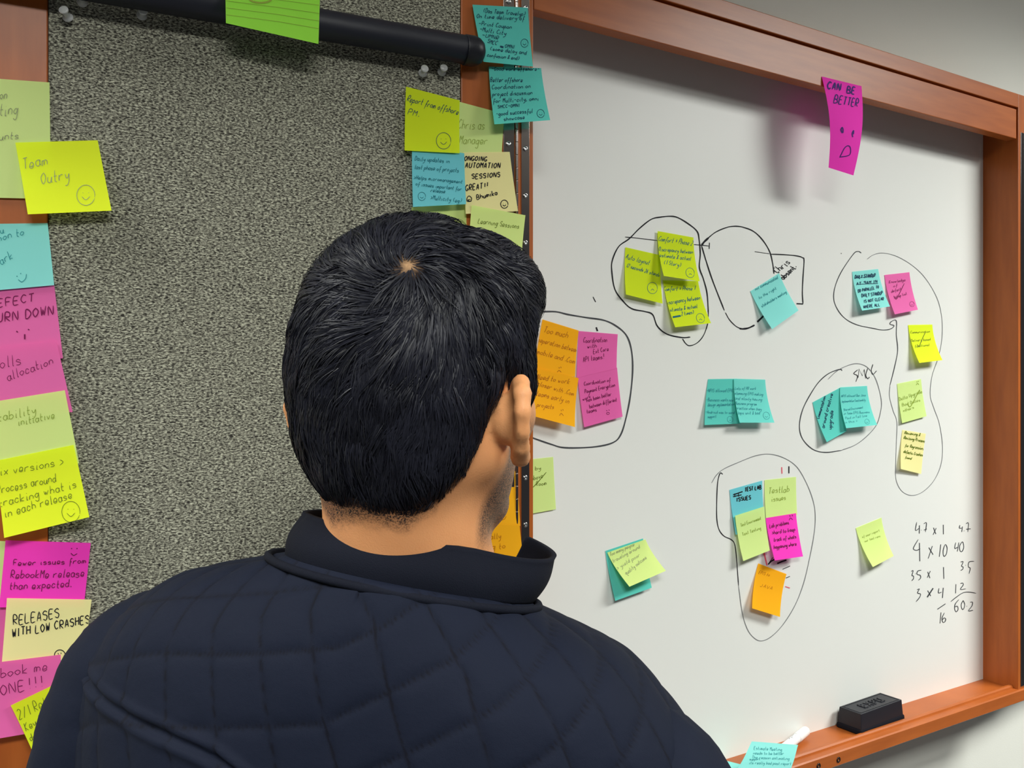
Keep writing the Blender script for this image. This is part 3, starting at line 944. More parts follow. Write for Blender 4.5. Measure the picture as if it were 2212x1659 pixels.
note(WB, [(1814.6, 836.6), (1873, 833.6), (1894.8, 918), (1828, 925)], 'teal', 'straight teal note inside the round loop, right of the tilted one',
     [('NPIS allowed Dec Java', 1820, 858, 1873, 856, 5), ('Implementation Functionality', 1822, 870, 1873, 866, 5), ('Shared Environment', 1826, 888, 1868, 882, 5),
      ('in Team EPIS Business', 1826, 896, 1882, 892, 5), ('Paid in Fall line', 1829, 906, 1876, 900, 5), ('in this >', 1826, 915, 1854, 911, 5)], 'soft_teal', [(1874, 911, 5)],
     z0=2.0, lift=(17, 16), group=GW, w=0.7)
note(WB, [(1576, 1058), (1646.7, 1038), (1652, 1140), (1589.6, 1155)], 'blue_teal', 'teal note reading test lab issues in black capitals',
     [('TEST LAB', 1609, 1062, 1646, 1056, 8, 2.0), ('ISSUES', 1592, 1084, 1624, 1078, 8, 1.9)], 'black',
     strokes=[([(1584, 1069), (1604, 1062)], 2.6), ([(1584, 1073), (1602, 1069)], 2.2), ([(1587, 1066), (1588, 1074)], 1.6), ([(1595, 1064), (1596, 1073)], 1.6)],
     z0=0.8, lift=(6, 4), group=GW)
note(WB, [(1651.7, 1037), (1719.6, 1030), (1722, 1112), (1655, 1124)], 'pale_green', 'pale green note reading testlab issues, right of teal test lab note',
     [('Testlab', 1661, 1066, 1707, 1062, 13), ('issues', 1667, 1083, 1699, 1079, 10)], 'pencil_green', z0=0.8, lift=(4, 3), group=GW, w=1.1)
note(WB, [(1588, 1114), (1651, 1094), (1663, 1189), (1605.6, 1212)], 'pale_green', 'pale green note about test environment, below teal test lab note',
     [('Test Environment', 1602, 1138, 1646, 1122, 7), ('Test Testing', 1606, 1158, 1646, 1143, 7)], 'pencil_green', z0=6.5, lift=(9, 7), group=GW, w=0.8)
note(WB, [(1654, 1119), (1719.6, 1108.5), (1734.7, 1202), (1673.7, 1210.7)], 'magenta', 'magenta note reading lab problems hard to keep track',
     [('Lab problems', 1664, 1141, 1706, 1132, 8), ('>hard to keep', 1669, 1155, 1720, 1147, 8), ('track of whats', 1673, 1170, 1722, 1163, 8),
      ('happening where', 1673, 1186, 1722, 1178, 8)], 'plum',
     strokes=[([(1706, 1113), (1707, 1116)], 1.6), ([(1711, 1112), (1712, 1115)], 1.6), (catmull([(1705, 1124), (1708, 1119), (1713, 1123)]), 1.4)],
     z0=4.5, lift=(14, 13), power=1.4, group=GW, w=1.4)
note(WB, [(1638, 1217), (1699, 1240), (1685, 1332.7), (1624.7, 1314)], 'orange', 'orange note at the bottom of the tall egg shaped loop',
     [('EPIS to', 1640, 1240, 1664, 1246, 7), ('JAVA', 1644, 1268, 1672, 1276, 7)], 'rust', z0=0.8, lift=(13, 13), group=GW, w=0.8)
note(WB, [(1307.7, 1190), (1389, 1163), (1408, 1269.6), (1329, 1298)], 'aqua', 'plain teal note behind the tilted pale note, right of collar', z0=0.8, lift=(8, 8), group=GW)
note(WB, [(1312, 1193.7), (1394.5, 1165), (1438.4, 1233), (1359.8, 1267.4)], 'pale_lime', 'tilted pale note reading too many people travelling, over a teal note',
     [('Too many people', 1320, 1202, 1372, 1179, 9), ('traveling around', 1329, 1217, 1386, 1184, 8), ('> yield poor', 1338, 1232, 1388, 1202, 8),
      ('quality outcome', 1356, 1243, 1402, 1207, 8)], 'pencil_gray', z0=1.8, lift=(26, 26), power=1.7, group=GW, w=0.9)
note(WB, [(1848.7, 1140.6), (1904, 1118), (1930.5, 1201), (1885.5, 1225)], 'pale_lime', 'lone pale yellow green note left of the written sums',
     [('of user report', 1866, 1163, 1904, 1148, 5), ('our test runs', 1872, 1172, 1906, 1160, 5)], 'pencil_green', z0=0.8, lift=(18, 16), group=GW, w=0.6)
note(WB, [(1236, 1415), (1310, 1404), (1320, 1500), (1246, 1512)], 'rose', 'pink note mostly hidden behind the right shoulder', z0=0.8, lift=(4, 4), group=GW)
# header note hangs off the face of the header board
HB = Plane(4165.0, C(0.5, DEPTH - 0.002, 0)[:2])
note(HB, [(1775, 165), (1861, 186), (1843.6, 379), (1789.7, 362)], 'magenta', 'long magenta note reading can be better with sad face, on header board',
     [('CAN', 1782, 192, 1812, 198, 17, 3.2), ('BE', 1823, 202, 1843, 206, 16, 3.2), ('BETTER', 1791, 224, 1846, 235, 18, 2.4)], 'purple',
     strokes=[(catmull([(1807, 291), (1804, 284), (1806, 279), (1808, 284), (1808, 291)]), 2.6), (catmull([(1830, 300), (1828, 292), (1831, 286), (1831, 294)]), 2.6),
              (catmull([(1808, 342), (1815, 322), (1823, 318), (1828, 325), (1827, 337), (1808, 341)]), 2.0)], z0=0.7, lift=(-1, 4), power=1.0, group='notes on the wood frame',
     wave=0.003, left_bow=0.009)

# lined card over the tube
TUBE_R = 0.0172
note(DR, [(486, -62), (692, -35), (688, 95), (488, 50)], 'bright_green', 'bright green lined card over the black tube at top', name='index_card', cat='card',
     group='cards', ink='pencil_green', strokes=[([(488 + 0.5, y), (600, y + 14 + (y - 0) * .02), (689, y + 27 + (y) * .1)], 0.8) for y in (-30, -14, 2, 17, 32)] +
     [(circle_stroke(561, -6, 26, 12), 4)], z0=40, lift=(4, 6), power=1.0)

# ------------------------------------------------------------------ black tube across the panel
tl = TUBE_R + 0.004
ta = DR.hit(-260, -78.0, tl)
tb = DR.hit(1035, 113.0, tl)
ta[2] = tb[2]
L = float(np.linalg.norm(tb - ta))
tax = (tb - ta) / L
V, F = lathe(ta, tax, [(0, TUBE_R * .96), (0.003, TUBE_R), (L - 0.02, TUBE_R)], 40)
tube = obj('poster_tube', V, F, M['tube'], None, smooth=True, label='long black round tube lying level across the grey fabric panel', cat='tube')
V, F = lathe(ta + tax * (L - 0.02), tax, [(0, TUBE_R * 1.04), (0.0015, TUBE_R * 1.06), (0.012, TUBE_R * 1.06), (0.018, TUBE_R * .97), (0.023, TUBE_R * .75),
                                          (0.026, TUBE_R * .4), (0.0268, 0.0004)], 40)
obj('end_cap', V, F, M['black'], tube, smooth=True, label='rounded black end cap')

# ------------------------------------------------------------------ push pins


def pushpin(px, py, tilt, label):
    p = DR.hit(px, py, 0.0)
    ax = Vector(DR.n) + Vector((tilt[0], 0, tilt[1]))
    ax.normalize()
    o = empty('push_pin', tuple(p), label, 'push pin', 'clear push pins in the fabric')
    V, F = lathe(p + np.array(ax) * 0.0035, ax, [(0, .0030), (0.0006, .0052), (0.0016, .0054), (0.0024, .0034), (0.004, .0026), (0.008, .0028), (0.0105, .0042),
                                                 (0.0115, .0048), (0.0128, .0048), (0.0134, .0040)], 24)
    obj('pin_body', V, F, M['clear'], o, smooth=True)
    V, F = lathe(p - np.array(ax) * 0.002, ax, [(0, .0003), (0.002, .0006), (0.009, .0006)], 8)
    obj('needle', V, F, M['pinsteel'], o, smooth=True)


pushpin(151, 45, (-0.35, 0.3), 'clear push pin at far upper left of the fabric, lower of two')
pushpin(178, 10, (0.0, 0.1), 'clear push pin under left end of tube, cut by the frame top')
pushpin(305, 38, (0.1, 0.1), 'clear push pin between the tube and the lower left pin')
pushpin(911, 162, (-0.1, 0.15), 'clear push pin left of a pair above the report note')
pushpin(952, 160, (-0.1, 0.15), 'clear push pin right of a pair above the report note')

# ------------------------------------------------------------------ eraser on the tray


def tray_pt(px, py, z):
    d = np.array([(px - 1106.0) / FPX, 1.0, -(py - 829.5) / FPX])
    t = (z - EYE) / d[2]
    return np.array([0, 0, EYE]) + d * t


er_bl = tray_pt(1812, 1566, ZB + .004)
er_br = tray_pt(1972, 1553, ZB + .004)
ea = float(np.dot(er_bl - P0, WB.u))
# eraser lies along the tray
e0, e1, w0, w1 = ea + 0.0, ea + 0.128, 0.004, 0.052
c_e = C((e0 + e1) / 2, (w0 + w1) / 2, ZB)
er = empty('whiteboard_eraser', c_e, 'black felt whiteboard eraser with raised lettering on the tray', 'eraser')


def Er(a, d, z):
    ca, sa = math.cos(-0.05), math.sin(-0.05)
    ac, dc = (e0 + e1) / 2, (w0 + w1) / 2
    return C(ac + (a - ac) * ca - (d - dc) * sa, dc + (a - ac) * sa + (d - dc) * ca, z)


def frustum(P, a0, a1, d0, d1, z0, z1, tp, bev=0.0015):
    bm = bmesh.new()
    vs = []
    for (z, k) in ((z0, 0), (z1, tp)):
        for (a, d) in ((a0 + k, d0 + k), (a1 - k, d0 + k), (a1 - k, d1 - k), (a0 + k, d1 - k)):
            vs.append(bm.verts.new((a, d, z)))
    for f in ((3, 2, 1, 0), (4, 5, 6, 7), (0, 1, 5, 4), (1, 2, 6, 5), (2, 3, 7, 6), (3, 0, 4, 7)):
        bm.faces.new([vs[i] for i in f])
    bmesh.ops.bevel(bm, geom=list(bm.edges), offset=bev, segments=3, profile=0.6, affect='EDGES')
    bmesh.ops.recalc_face_normals(bm, faces=bm.faces)
    bm.verts.index_update()
    V = [P(*v.co) for v in bm.verts]
    F = [[v.index for v in f.verts] for f in bm.faces]
    bm.free()
    return V, F


V, F = frustum(Er, e0 - .003, e1 + .003, w0 - .001, w1 + .002, ZB + 0.0004, ZB + 0.010, 0.0005, 0.003)
obj('felt_pad', V, F, M['felt'], er, smooth=True)
V, F = frustum(Er, e0, e1, w0 + .001, w1, ZB + 0.009, ZB + 0.037, 0.0018, 0.0012)
body = obj('eraser_shell', V, F, M['black'], er)
parts = []
fr = 0.0045
for (a0, a1, d0, d1) in ((e0 + .006, e1 - .006, w0 + .006, w0 + .0072), (e0 + .006, e1 - .006, w1 - .0062, w1 - .005), (e0 + .006, e0 + .0072, w0 + .006, w1 - .005),
                         (e1 - .0072, e1 - .006, w0 + .006, w1 - .005)):
    parts.append(bevel_box(Er, (a0, a1, d0, d1, ZB + .0368, ZB + .0376), 0))
# raised letters E X P O
ltr = {'E': [[(0, 0), (0, 1)], [(0, 1), (.8, 1)], [(0, .5), (.7, .5)], [(0, 0), (.8, 0)]], 'X': [[(0, 0), (.9, 1)], [(0, 1), (.9, 0)]],
       'P': [[(0, 0), (0, 1)], [(0, 1), (.8, 1)], [(.8, 1), (.8, .5)], [(.8, .5), (0, .5)]],
       'O': [[(0, 0), (0, 1)], [(0, 1), (.9, 1)], [(.9, 1), (.9, 0)], [(.9, 0), (0, 0)]]}
for i, c in enumerate('EXPO'):
    for (x0, y0), (x1, y1) in ltr[c]:
        ax0, ay0 = e0 + .034 + i * .017 + x0 * .011, w1 - .018 - y0 * -.0 - (1 - y0) * 0.0
        p = np.array([e0 + .034 + i * .0165 + x0 * .011, w1 - .016 - y0 * .014])
        q_ = np.array([e0 + .034 + i * .0165 + x1 * .011, w1 - .016 - y1 * .014])
        dd = (q_ - p) / np.linalg.norm(q_ - p)
        nn = np.array([-dd[1], dd[0]]) * .0014
        p = p - dd * .001
        q_ = q_ + dd * .001
        V = [Er(*(p + nn), ZB + .0368), Er(*(q_ + nn), ZB + .0368), Er(*(q_ - nn), ZB + .0368), Er(*(p - nn), ZB + .0368),
             Er(*(p + nn), ZB + .0382), Er(*(q_ + nn), ZB + .0382), Er(*(q_ - nn), ZB + .0382), Er(*(p - nn), ZB + .0382)]
        parts.append((V, [(3, 2, 1, 0), (4, 5, 6, 7), (0, 1, 5, 4), (1, 2, 6, 5), (2, 3, 7, 6), (3, 0, 4, 7)]))
V, F = merge(parts)
obj('raised_lettering', V, F, M['black'], er)

# ------------------------------------------------------------------ marker and teal notes in the tray
m0 = tray_pt(1745, 1590, ZB + 0.012)
aa = float(np.dot(tray_pt(1740, 1590, ZB) - P0, WB.u))
p_hi = np.array(C(aa - 0.004, 0.010, ZB + 0.0125))
p_lo = np.array(C(aa - 0.105, 0.040, ZB + 0.0085))
axm = (p_lo - p_hi)
Lm = float(np.linalg.norm(axm))
axm /= Lm
mk = empty('dry_erase_marker', tuple(p_lo - np.array([0, 0, .0085])), 'white capped marker lying in the tray behind the teal note', 'marker')
V, F = lathe(p_hi, axm, [(0, .0050), (0.001, .0072), (0.004, .0082), (0.036, .0084), (0.040, .0080)], 24)
obj('cap', V, F, M['markerwhite'], mk, smooth=True)
V, F = lathe(p_hi + axm * 0.040, axm, [(0, .0074), (0.003, .0078), (Lm - 0.045, .0078), (Lm - 0.040, .0060)], 24)
bar = obj('barrel', V, F, M['markerwhite'], mk, smooth=True)
e1v = Vector(axm).cross(Vector((0, 0, 1))).normalized()
e2v = np.array(Vector(axm).cross(e1v).normalized())
if e2v[2] < 0:
    e2v = -e2v
e1v = np.array(e1v)
parts = []
for k, (x, y, x2, y2) in enumerate([(0, -1, 0, 1), (1, -1, 2, 1), (2, 1, 3, -1), (4, -1, 4, 1), (4, 0, 5.5, 0), (5.5, -1, 5.5, 1), (7, -1, 7, 1), (7, 1, 8, 0)]):
    def mp_(x, y, r=.00805):
        an = y * 0.35
        return p_hi + axm * (0.046 + x * .0025) + (e2v * math.cos(an) + e1v * math.sin(an)) * r
    a_, b_ = np.array([x, y]), np.array([x2, y2])
    dd = (b_ - a_) / np.linalg.norm(b_ - a_)
    nn = np.array([-dd[1], dd[0]]) * .16
    pp = [a_ + nn, b_ + nn, b_ - nn, a_ - nn]
    parts.append(([mp_(*z) for z in pp], [(0, 1, 2, 3)]))
V, F = merge(parts)
obj('printed_mark', V, F, INK['black'], bar)

TR = Plane(4165.0, C(0.5, 0.066, 0)[:2])
note(TR, [(1624, 1601.5), (1724, 1609), (1704, 1672), (1590, 1666)], 'sky_teal', 'teal note leaning in the tray in front of the marker', [
    ('Estimate Meeting', 1627, 1619, 1688, 1622, 7), ('needs to be better', 1625, 1629, 1692, 1630, 6), ('The reason estimating', 1622, 1638, 1704, 1641, 6),
    ('support', 1617, 1642, 1640, 1641, 5), ('its really bad past report', 1616, 1650, 1708, 1652, 6)], 'soft_teal', z0=2, lift=(12, 12), power=1.5, left_bow=0.003,
    group='notes lying in the tray', w=0.8)
v0 = [tray_pt(x, y, ZB + z) for x, y, z in ((1560, 1641, .0012), (1604, 1652, .0012), (1594, 1700, .0075), (1540, 1690, .0075))]
V, F = [], []
for j in range(5):
    for i in range(5):
        s, t = i / 4, j / 4
        V.append(v0[0] * (1 - s) * (1 - t) + v0[1] * s * (1 - t) + v0[2] * s * t + v0[3] * (1 - s) * t)
for j in range(4):
    for i in range(4):
        a = j * 5 + i
        F.append((a, a + 5, a + 6, a + 1))
obj('sticky_note', V, F, paper(COLS['sky_teal'], 'sky_teal'), None, label='teal note lying flat in the tray beside the right sleeve', cat='sticky note',
    group='notes lying in the tray')

# ------------------------------------------------------------------ the person
def smin(a, b, k):
    h = np.clip(0.5 + 0.5 * (b - a) / k, 0, 1)
    return b * (1 - h) + a * h - k * h * (1 - h)


def smax(a, b, k):
    return -smin(-a, -b, k)


def sd_ell(p, c, r):
    x = [(p[i] - c[i]) for i in range(3)]
    k0 = np.sqrt((x[0] / r[0]) ** 2 + (x[1] / r[1]) ** 2 + (x[2] / r[2]) ** 2)
    k1 = np.sqrt((x[0] / r[0] ** 2) ** 2 + (x[1] / r[1] ** 2) ** 2 + (x[2] / r[2] ** 2) ** 2) + 1e-9
    return k0 * (k0 - 1) / k1


def sd_cap(p, a, b, ra, rb):
    a = np.array(a, float)
    b = np.array(b, float)
    ab = b - a
    t = sum((p[i] - a[i]) * ab[i] for i in range(3)) / float(ab @ ab)
    t = np.clip(t, 0, 1)
    d = np.sqrt(sum((p[i] - a[i] - ab[i] * t) ** 2 for i in range(3)))
    return d - (ra + (rb - ra) * t)


def surface_nets(f, X, Y, Z):
    """iso-surface of f (sampled on the grid X x Y x Z) as quads"""
    nx, ny, nz = f.shape
    s = f < 0
    cs = np.zeros((nx - 1, ny - 1, nz - 1), int)
    for i in (0, 1):
        for j in (0, 1):
            for k in (0, 1):
                cs += s[i:nx - 1 + i, j:ny - 1 + j, k:nz - 1 + k]
    act = (cs > 0) & (cs < 8)
    idx = -np.ones(act.shape, int)
    ci, cj, ck = np.nonzero(act)
    idx[ci, cj, ck] = np.arange(len(ci))
    acc = np.zeros((len(ci), 3))
    cnt = np.zeros(len(ci))
    corners = [(i, j, k) for i in (0, 1) for j in (0, 1) for k in (0, 1)]
    for a in corners:
        for b in corners:
            if sum(b) - sum(a) == 1 and all(b[q] >= a[q] for q in range(3)):
                fa = f[ci + a[0], cj + a[1], ck + a[2]]
                fb = f[ci + b[0], cj + b[1], ck + b[2]]
                m = (fa < 0) != (fb < 0)
                t = np.where(m, fa / np.where(np.abs(fa - fb) < 1e-12, 1, fa - fb), 0)
                for q in range(3):
                    acc[:, q] += m * (a[q] + (b[q] - a[q]) * t)
                cnt += m
    acc /= cnt[:, None]
    def lerp(G_, c, u):
        return G_[c] + (G_[np.minimum(c + 1, len(G_) - 1)] - G_[c]) * u
    V = np.stack([lerp(X, ci, acc[:, 0]), lerp(Y, cj, acc[:, 1]), lerp(Z, ck, acc[:, 2])], 1)
    F = []
    # x edges
    a, b = s[:-1, 1:-1, 1:-1], s[1:, 1:-1, 1:-1]
    i, j, k = np.nonzero(a != b)
    j1, k1 = j + 1, k + 1
    q = np.stack([idx[i, j1 - 1, k1 - 1], idx[i, j1, k1 - 1], idx[i, j1, k1], idx[i, j1 - 1, k1]], 1)
    fl = s[i, j1, k1]
    F.append(np.where(fl[:, None], q, q[:, ::-1]))
    a, b = s[1:-1, :-1, 1:-1], s[1:-1, 1:, 1:-1]
    i, j, k = np.nonzero(a != b)
    i1, k1 = i + 1, k + 1
    q = np.stack([idx[i1 - 1, j, k1 - 1], idx[i1 - 1, j, k1], idx[i1, j, k1], idx[i1, j, k1 - 1]], 1)
    fl = s[i1, j, k1]
    F.append(np.where(fl[:, None], q, q[:, ::-1]))
    a, b = s[1:-1, 1:-1, :-1], s[1:-1, 1:-1, 1:]
    i, j, k = np.nonzero(a != b)
    i1, j1 = i + 1, j + 1
    q = np.stack([idx[i1 - 1, j1 - 1, k], idx[i1, j1 - 1, k], idx[i1, j1, k], idx[i1 - 1, j1, k]], 1)
    fl = s[i1, j1, k]
    F.append(np.where(fl[:, None], q, q[:, ::-1]))
    return V, np.concatenate(F)


def np_mesh(name, V, F, material, parent, smooth=True, attrs=None, **kw):
    org = ORG[parent.name]
    me = bpy.data.meshes.new(name)
    V = np.asarray(V) - np.array(org)
    me.vertices.add(len(V))
    me.vertices.foreach_set('co', V.astype(np.float32).ravel())
    F = np.asarray(F)
    k = F.shape[1]
    me.loops.add(len(F) * k)
    me.loops.foreach_set('vertex_index', F.ravel().astype(np.int32))
    me.polygons.add(len(F))
    me.polygons.foreach_set('loop_start', np.arange(0, len(F) * k, k, dtype=np.int32))
    me.polygons.foreach_set('use_smooth', np.ones(len(F), bool) if smooth else np.zeros(len(F), bool))
    me.update(calc_edges=True)
    me.validate()
    if attrs:
        for an, av in attrs.items():
            at = me.attributes.new(an, 'FLOAT', 'POINT')
            at.data.foreach_set('value', np.asarray(av, dtype=np.float32))
    me.materials.append(material)
    o = bpy.data.objects.new(name, me)
    link(o, parent, **kw)
    ORG[o.name] = Vector(org)
    return o


HC = np.array([-0.0680, 0.622, 1.560])       # skull centre
HYAW = math.radians(28)                      # the head turns to its right
hx = np.array([math.cos(HYAW), -math.sin(HYAW), 0])
hy = np.array([math.sin(HYAW), math.cos(HYAW), 0])
NB = np.array([-0.079, 0.640, 1.422])        # base of the neck
BYAW, BROLL = math.radians(14), math.radians(8.5)
bx_ = np.array([math.cos(BYAW), -math.sin(BYAW), 0])
by_ = np.array([math.sin(BYAW), math.cos(BYAW), 0])
bz_ = np.array([0, 0, 1.0])
bx2 = bx_ * math.cos(BROLL) - bz_ * math.sin(BROLL)
bz2 = bz_ * math.cos(BROLL) + bx_ * math.sin(BROLL)


def to_head(x, y, z):
    dx, dy, dz = x - HC[0], y - HC[1], z - HC[2]
    return (dx * hx[0] + dy * hx[1], dx * hy[0] + dy * hy[1], dz)


def from_head(p):
    p = np.asarray(p, float)
    return HC + p[..., 0:1] * hx + p[..., 1:2] * hy + p[..., 2:3] * np.array([0, 0, 1.0])


def BW(x, y, z):
    """torso frame (x right, y forward, z up from the neck base) to world; the lean fades out below the chest"""
    x, y, z = np.asarray(x, float), np.asarray(y, float), np.asarray(z, float)
    k = np.clip(1 + (z + 0.12) / 0.6, 0, 1)
    r = BROLL * k
    px = x * np.cos(r) + z * np.sin(r)
    pz = z * np.cos(r) - x * np.sin(r)
    return NB + px[..., None] * bx_ + y[..., None] * by_ + pz[..., None] * np.array([0, 0, 1.0])


def bw(p):
    return BW(p[0], p[1], p[2])


def hairline(phi):
    """lower edge of the hair; phi 0 = nape, pi = forehead"""
    a = np.abs(phi) * 180 / math.pi
    return np.interp(a, [0, 30, 52, 68, 80, 87, 93, 100, 118, 128, 144, 180],
                     [-.099, -.105, -.090, -.064, -.026, -.004, .000, -.042, -.040, .022, .046, .058])


def sd_skull(q):
    d = sd_ell(q, (0, -.006, .014), (.0765, .0895, .090))
    d = smin(d, sd_ell(q, (0, -.032, -.035), (.060, .054, .060)), .03)
    return d


def sd_head(q):
    d = sd_skull(q)
    d = smin(d, sd_ell(q, (0, .036, -.028), (.0625, .058, .078)), .02)
    for sx in (-1, 1):
        d = smin(d, sd_cap(q, (sx * .054, -.004, -.058), (sx * .018, .068, -.103), .019, .017), .022)
        d = smin(d, sd_ell(q, (sx * .038, .058, -.034), (.022, .025, .021)), .02)
        d = smin(d, sd_cap(q, (sx * .012, .089, .010), (sx * .042, .074, .012), .010, .008), .012)
        d = smax(d, -sd_ell(q, (sx * .031, .100, -.007), (.017, .016, .012)), .010)
        d = smin(d, sd_ell(q, (sx * .031, .0785, -.007), (.0135, .0125, .0125)), .003)
        d = smin(d, sd_ell(q, (sx * .0125, .098, -.043), (.008, .010, .007)), .006)
    d = smin(d, sd_ell(q, (0, .074, -.104), (.022, .018, .017)), .02)
    d = smin(d, sd_cap(q, (0, .088, -.002), (0, .112, -.038), .0075, .0095), .010)
    d = smin(d, sd_cap(q, (-.015, .087, -.064), (.015, .087, -.064), .0055, .0055), .006)
    d = smin(d, sd_cap(q, (-.013, .086, -.073), (.013, .086, -.073), .006, .006), .005)
    return d


def sd_ears(q, sx):
    x, y, z = q
    z0_, y0_ = -.033, -.004
    pts = [(.014, .004), (.013, .015), (.004, .0225), (-.008, .0235), (-.018, .017), (-.0215, .005), (-.019, -.008), (-.011, -.019), (-.002, -.026)]
    P3 = []
    for (py, pz) in pts:
        flare = .075 + .60 * (.014 - py) + .002
        P3.append((sx * flare, y0_ + py, z0_ + pz))
    rad = [.0038, .0046, .0052, .0056, .0058, .0054, .0048, .0054, .0072]
    d = None
    for i in range(len(P3) - 1):
        e_ = sd_cap(q, P3[i], P3[i + 1], rad[i], rad[i + 1])
        d = e_ if d is None else smin(d, e_, .003)
    # shell between rim and head
    nrm = np.array([sx * 0.887, 0.461, 0])
    c = np.array([sx * .0825, y0_ - .002, z0_ + .003])
    loc = [q[0] - c[0], q[1] - c[1], q[2] - c[2]]
    along_n = loc[0] * nrm[0] + loc[1] * nrm[1]
    tang = loc[0] * (-nrm[1]) * sx + loc[1] * nrm[0] * sx
    sh = np.sqrt((tang / .0195) ** 2 + (loc[2] / .021) ** 2)
    plate = smax((sh - 1) * .018, np.abs(along_n + .003 - .004 * sh ** 2) - .0022, .003)
    d = smin(d, plate, .004)
    # concha bulge that joins the skull
    d = smin(d, sd_ell(q, (sx * .0785, y0_ - .004, z0_ - .001), (.013, .015, .017)), .006)
    return d


SK_X = np.concatenate([np.arange(-.48, -.215, .008), np.arange(-.215, .05, .0030), np.arange(.05, .34, .008)])
SK_Y = np.concatenate([np.arange(.44, .50, .008), np.arange(.50, .765, .0032), np.arange(.765, .92, .008)])
SK_Z = np.concatenate([np.arange(-.02, 1.37, .011), np.arange(1.37, 1.69, .0030)])
GX, GY, GZ = np.meshgrid(SK_X, SK_Y, SK_Z, indexing='ij')


def sd_body_low(p):
    d = None
    seq = [
        ('e', (0, .0, -.20), (.150, .088, .17), .05), ('e', (0, .01, -.38), (.135, .088, .17), .05), ('e', (0, .0, -.52), (.145, .092, .10), .05)]
    for t, c, r, k in seq:
        e_ = sd_ell(p, bw(c), r)
        d = e_ if d is None else smin(d, e_, k)
    for sx in (-1, 1):
        d = smin(d, sd_cap(p, bw((0, -.01, -.03)), bw((sx * .135, -.004, -.088)), .040, .032), .03)
        d = smin(d, sd_cap(p, bw((sx * .155, 0, -.125)), bw((sx * .215, -.025, -.36)), .034, .030), .03)
        d = smin(d, sd_cap(p, bw((sx * .215, -.03, -.36)), bw((sx * .150, .105, -.50)), .034, .024), .015)
        d = smin(d, sd_cap(p, bw((sx * .150, .105, -.50)), bw((sx * .125, .105, -.57)), .026, .030), .012)
        hip = bw((sx * .078, 0, -.58))
        knee = np.array([hip[0], hip[1] + .01, .46])
        ank = np.array([hip[0] + sx * .01, hip[1] - .01, .09])
        d = smin(d, sd_cap(p, hip, knee, .078, .052), .03)
        d = smin(d, sd_cap(p, knee, ank, .050, .036), .02)
        d = smin(d, sd_cap(p, ank - np.array([0, .02, .045]), ank + np.array([.02, .15, -.055]), .036, .028), .02)
    return d


person = empty('person', (NB[0], NB[1], 0.0), 'person seen from behind with short black hair in a dark navy quilted jacket', 'person')
skin = mat('skin', (176, 112, 74), 0.52, spec=0.35)
sn, sl, sb = nodes_of(skin)
sb.inputs['Subsurface Weight'].default_value = 0.12
sb.inputs['Subsurface Radius'].default_value = (0.6, 0.25, 0.12)
sb.inputs['Subsurface Scale'].default_value = 0.008
at = sn.new('ShaderNodeAttribute')
at.attribute_name = 'stubble'
tcn = sn.new('ShaderNodeTexCoord')
nz2 = sn.new('ShaderNodeTexNoise')
nz2.inputs['Scale'].default_value = 900
nz2.inputs['Detail'].default_value = 2
nz3 = sn.new('ShaderNodeTexNoise')
nz3.inputs['Scale'].default_value = 30
crs = sn.new('ShaderNodeValToRGB')
crs.color_ramp.elements[0].position = .40
crs.color_ramp.elements[0].color = (0, 0, 0, 1)
crs.color_ramp.elements[1].position = .60
crs.color_ramp.elements[1].color = (1, 1, 1, 1)
mth = sn.new('ShaderNodeMath')
mth.operation = 'MULTIPLY'
ma = sn.new('ShaderNodeMath')
ma.operation = 'MULTIPLY_ADD'
ma.inputs[1].default_value = 0.55
ma.inputs[2].default_value = 0.45
mixs = sn.new('ShaderNodeMix')
mixs.data_type = 'RGBA'
mixs.inputs[7].default_value = lin((40, 34, 34))
base = sn.new('ShaderNodeMix')
base.data_type = 'RGBA'
base.inputs[6].default_value = lin((230, 164, 112))
base.inputs[7].default_value = lin((214, 146, 96))
sl.new(tcn.outputs['Object'], nz2.inputs['Vector'])
sl.new(tcn.outputs['Object'], nz3.inputs['Vector'])
sl.new(nz3.outputs['Fac'], base.inputs[0])
sl.new(nz2.outputs['Fac'], crs.inputs[0])
sl.new(crs.outputs[0], ma.inputs[0])
sl.new(at.outputs['Fac'], mth.inputs[0])
sl.new(ma.outputs[0], mth.inputs[1])
sl.new(mth.outputs[0], mixs.inputs[0])
sl.new(base.outputs[2], mixs.inputs[6])
sl.new(mixs.outputs[2], sb.inputs['Base Color'])
bps = sn.new('ShaderNodeBump')
bps.inputs['Strength'].default_value = 0.25
bps.inputs['Distance'].default_value = 0.0006
sl.new(nz2.outputs['Fac'], bps.inputs['Height'])
sl.new(bps.outputs[0], sb.inputs['Normal'])

p_ = (GX, GY, GZ)
q_ = to_head(GX, GY, GZ)
dh = sd_head(q_)
near = (np.abs(q_[0]) < .14) & (np.abs(q_[1]) < .16) & (q_[2] > -.15)
ear_r = np.full(dh.shape, 1.0)
ear_l = np.full(dh.shape, 1.0)
mr = near & (q_[0] > .04)
ml = near & (q_[0] < -.04)
ear_r[mr] = sd_ears((q_[0][mr], q_[1][mr], q_[2][mr]), 1)
ear_l[ml] = sd_ears((q_[0][ml], q_[1][ml], q_[2][ml]), -1)
dh = smin(dh, ear_r, .004)
dh = smin(dh, ear_l, .004)
neck_top = HC + hy * -.018 + np.array([-.003, 0, 0]) + np.array([0, 0, -.065])
dneck = smin(sd_cap(p_, neck_top, NB + np.array([.003, .013, -.05]), .0545, .0650), sd_cap(p_, NB + np.array([.0, 0.012, -.025]), NB + np.array([0, 0.01, -.08]), .058, .075), .03)
body_f = smin(smin(dh, dneck, .022), sd_body_low(p_), .03)
V, F = surface_nets(body_f, SK_X, SK_Y, SK_Z)
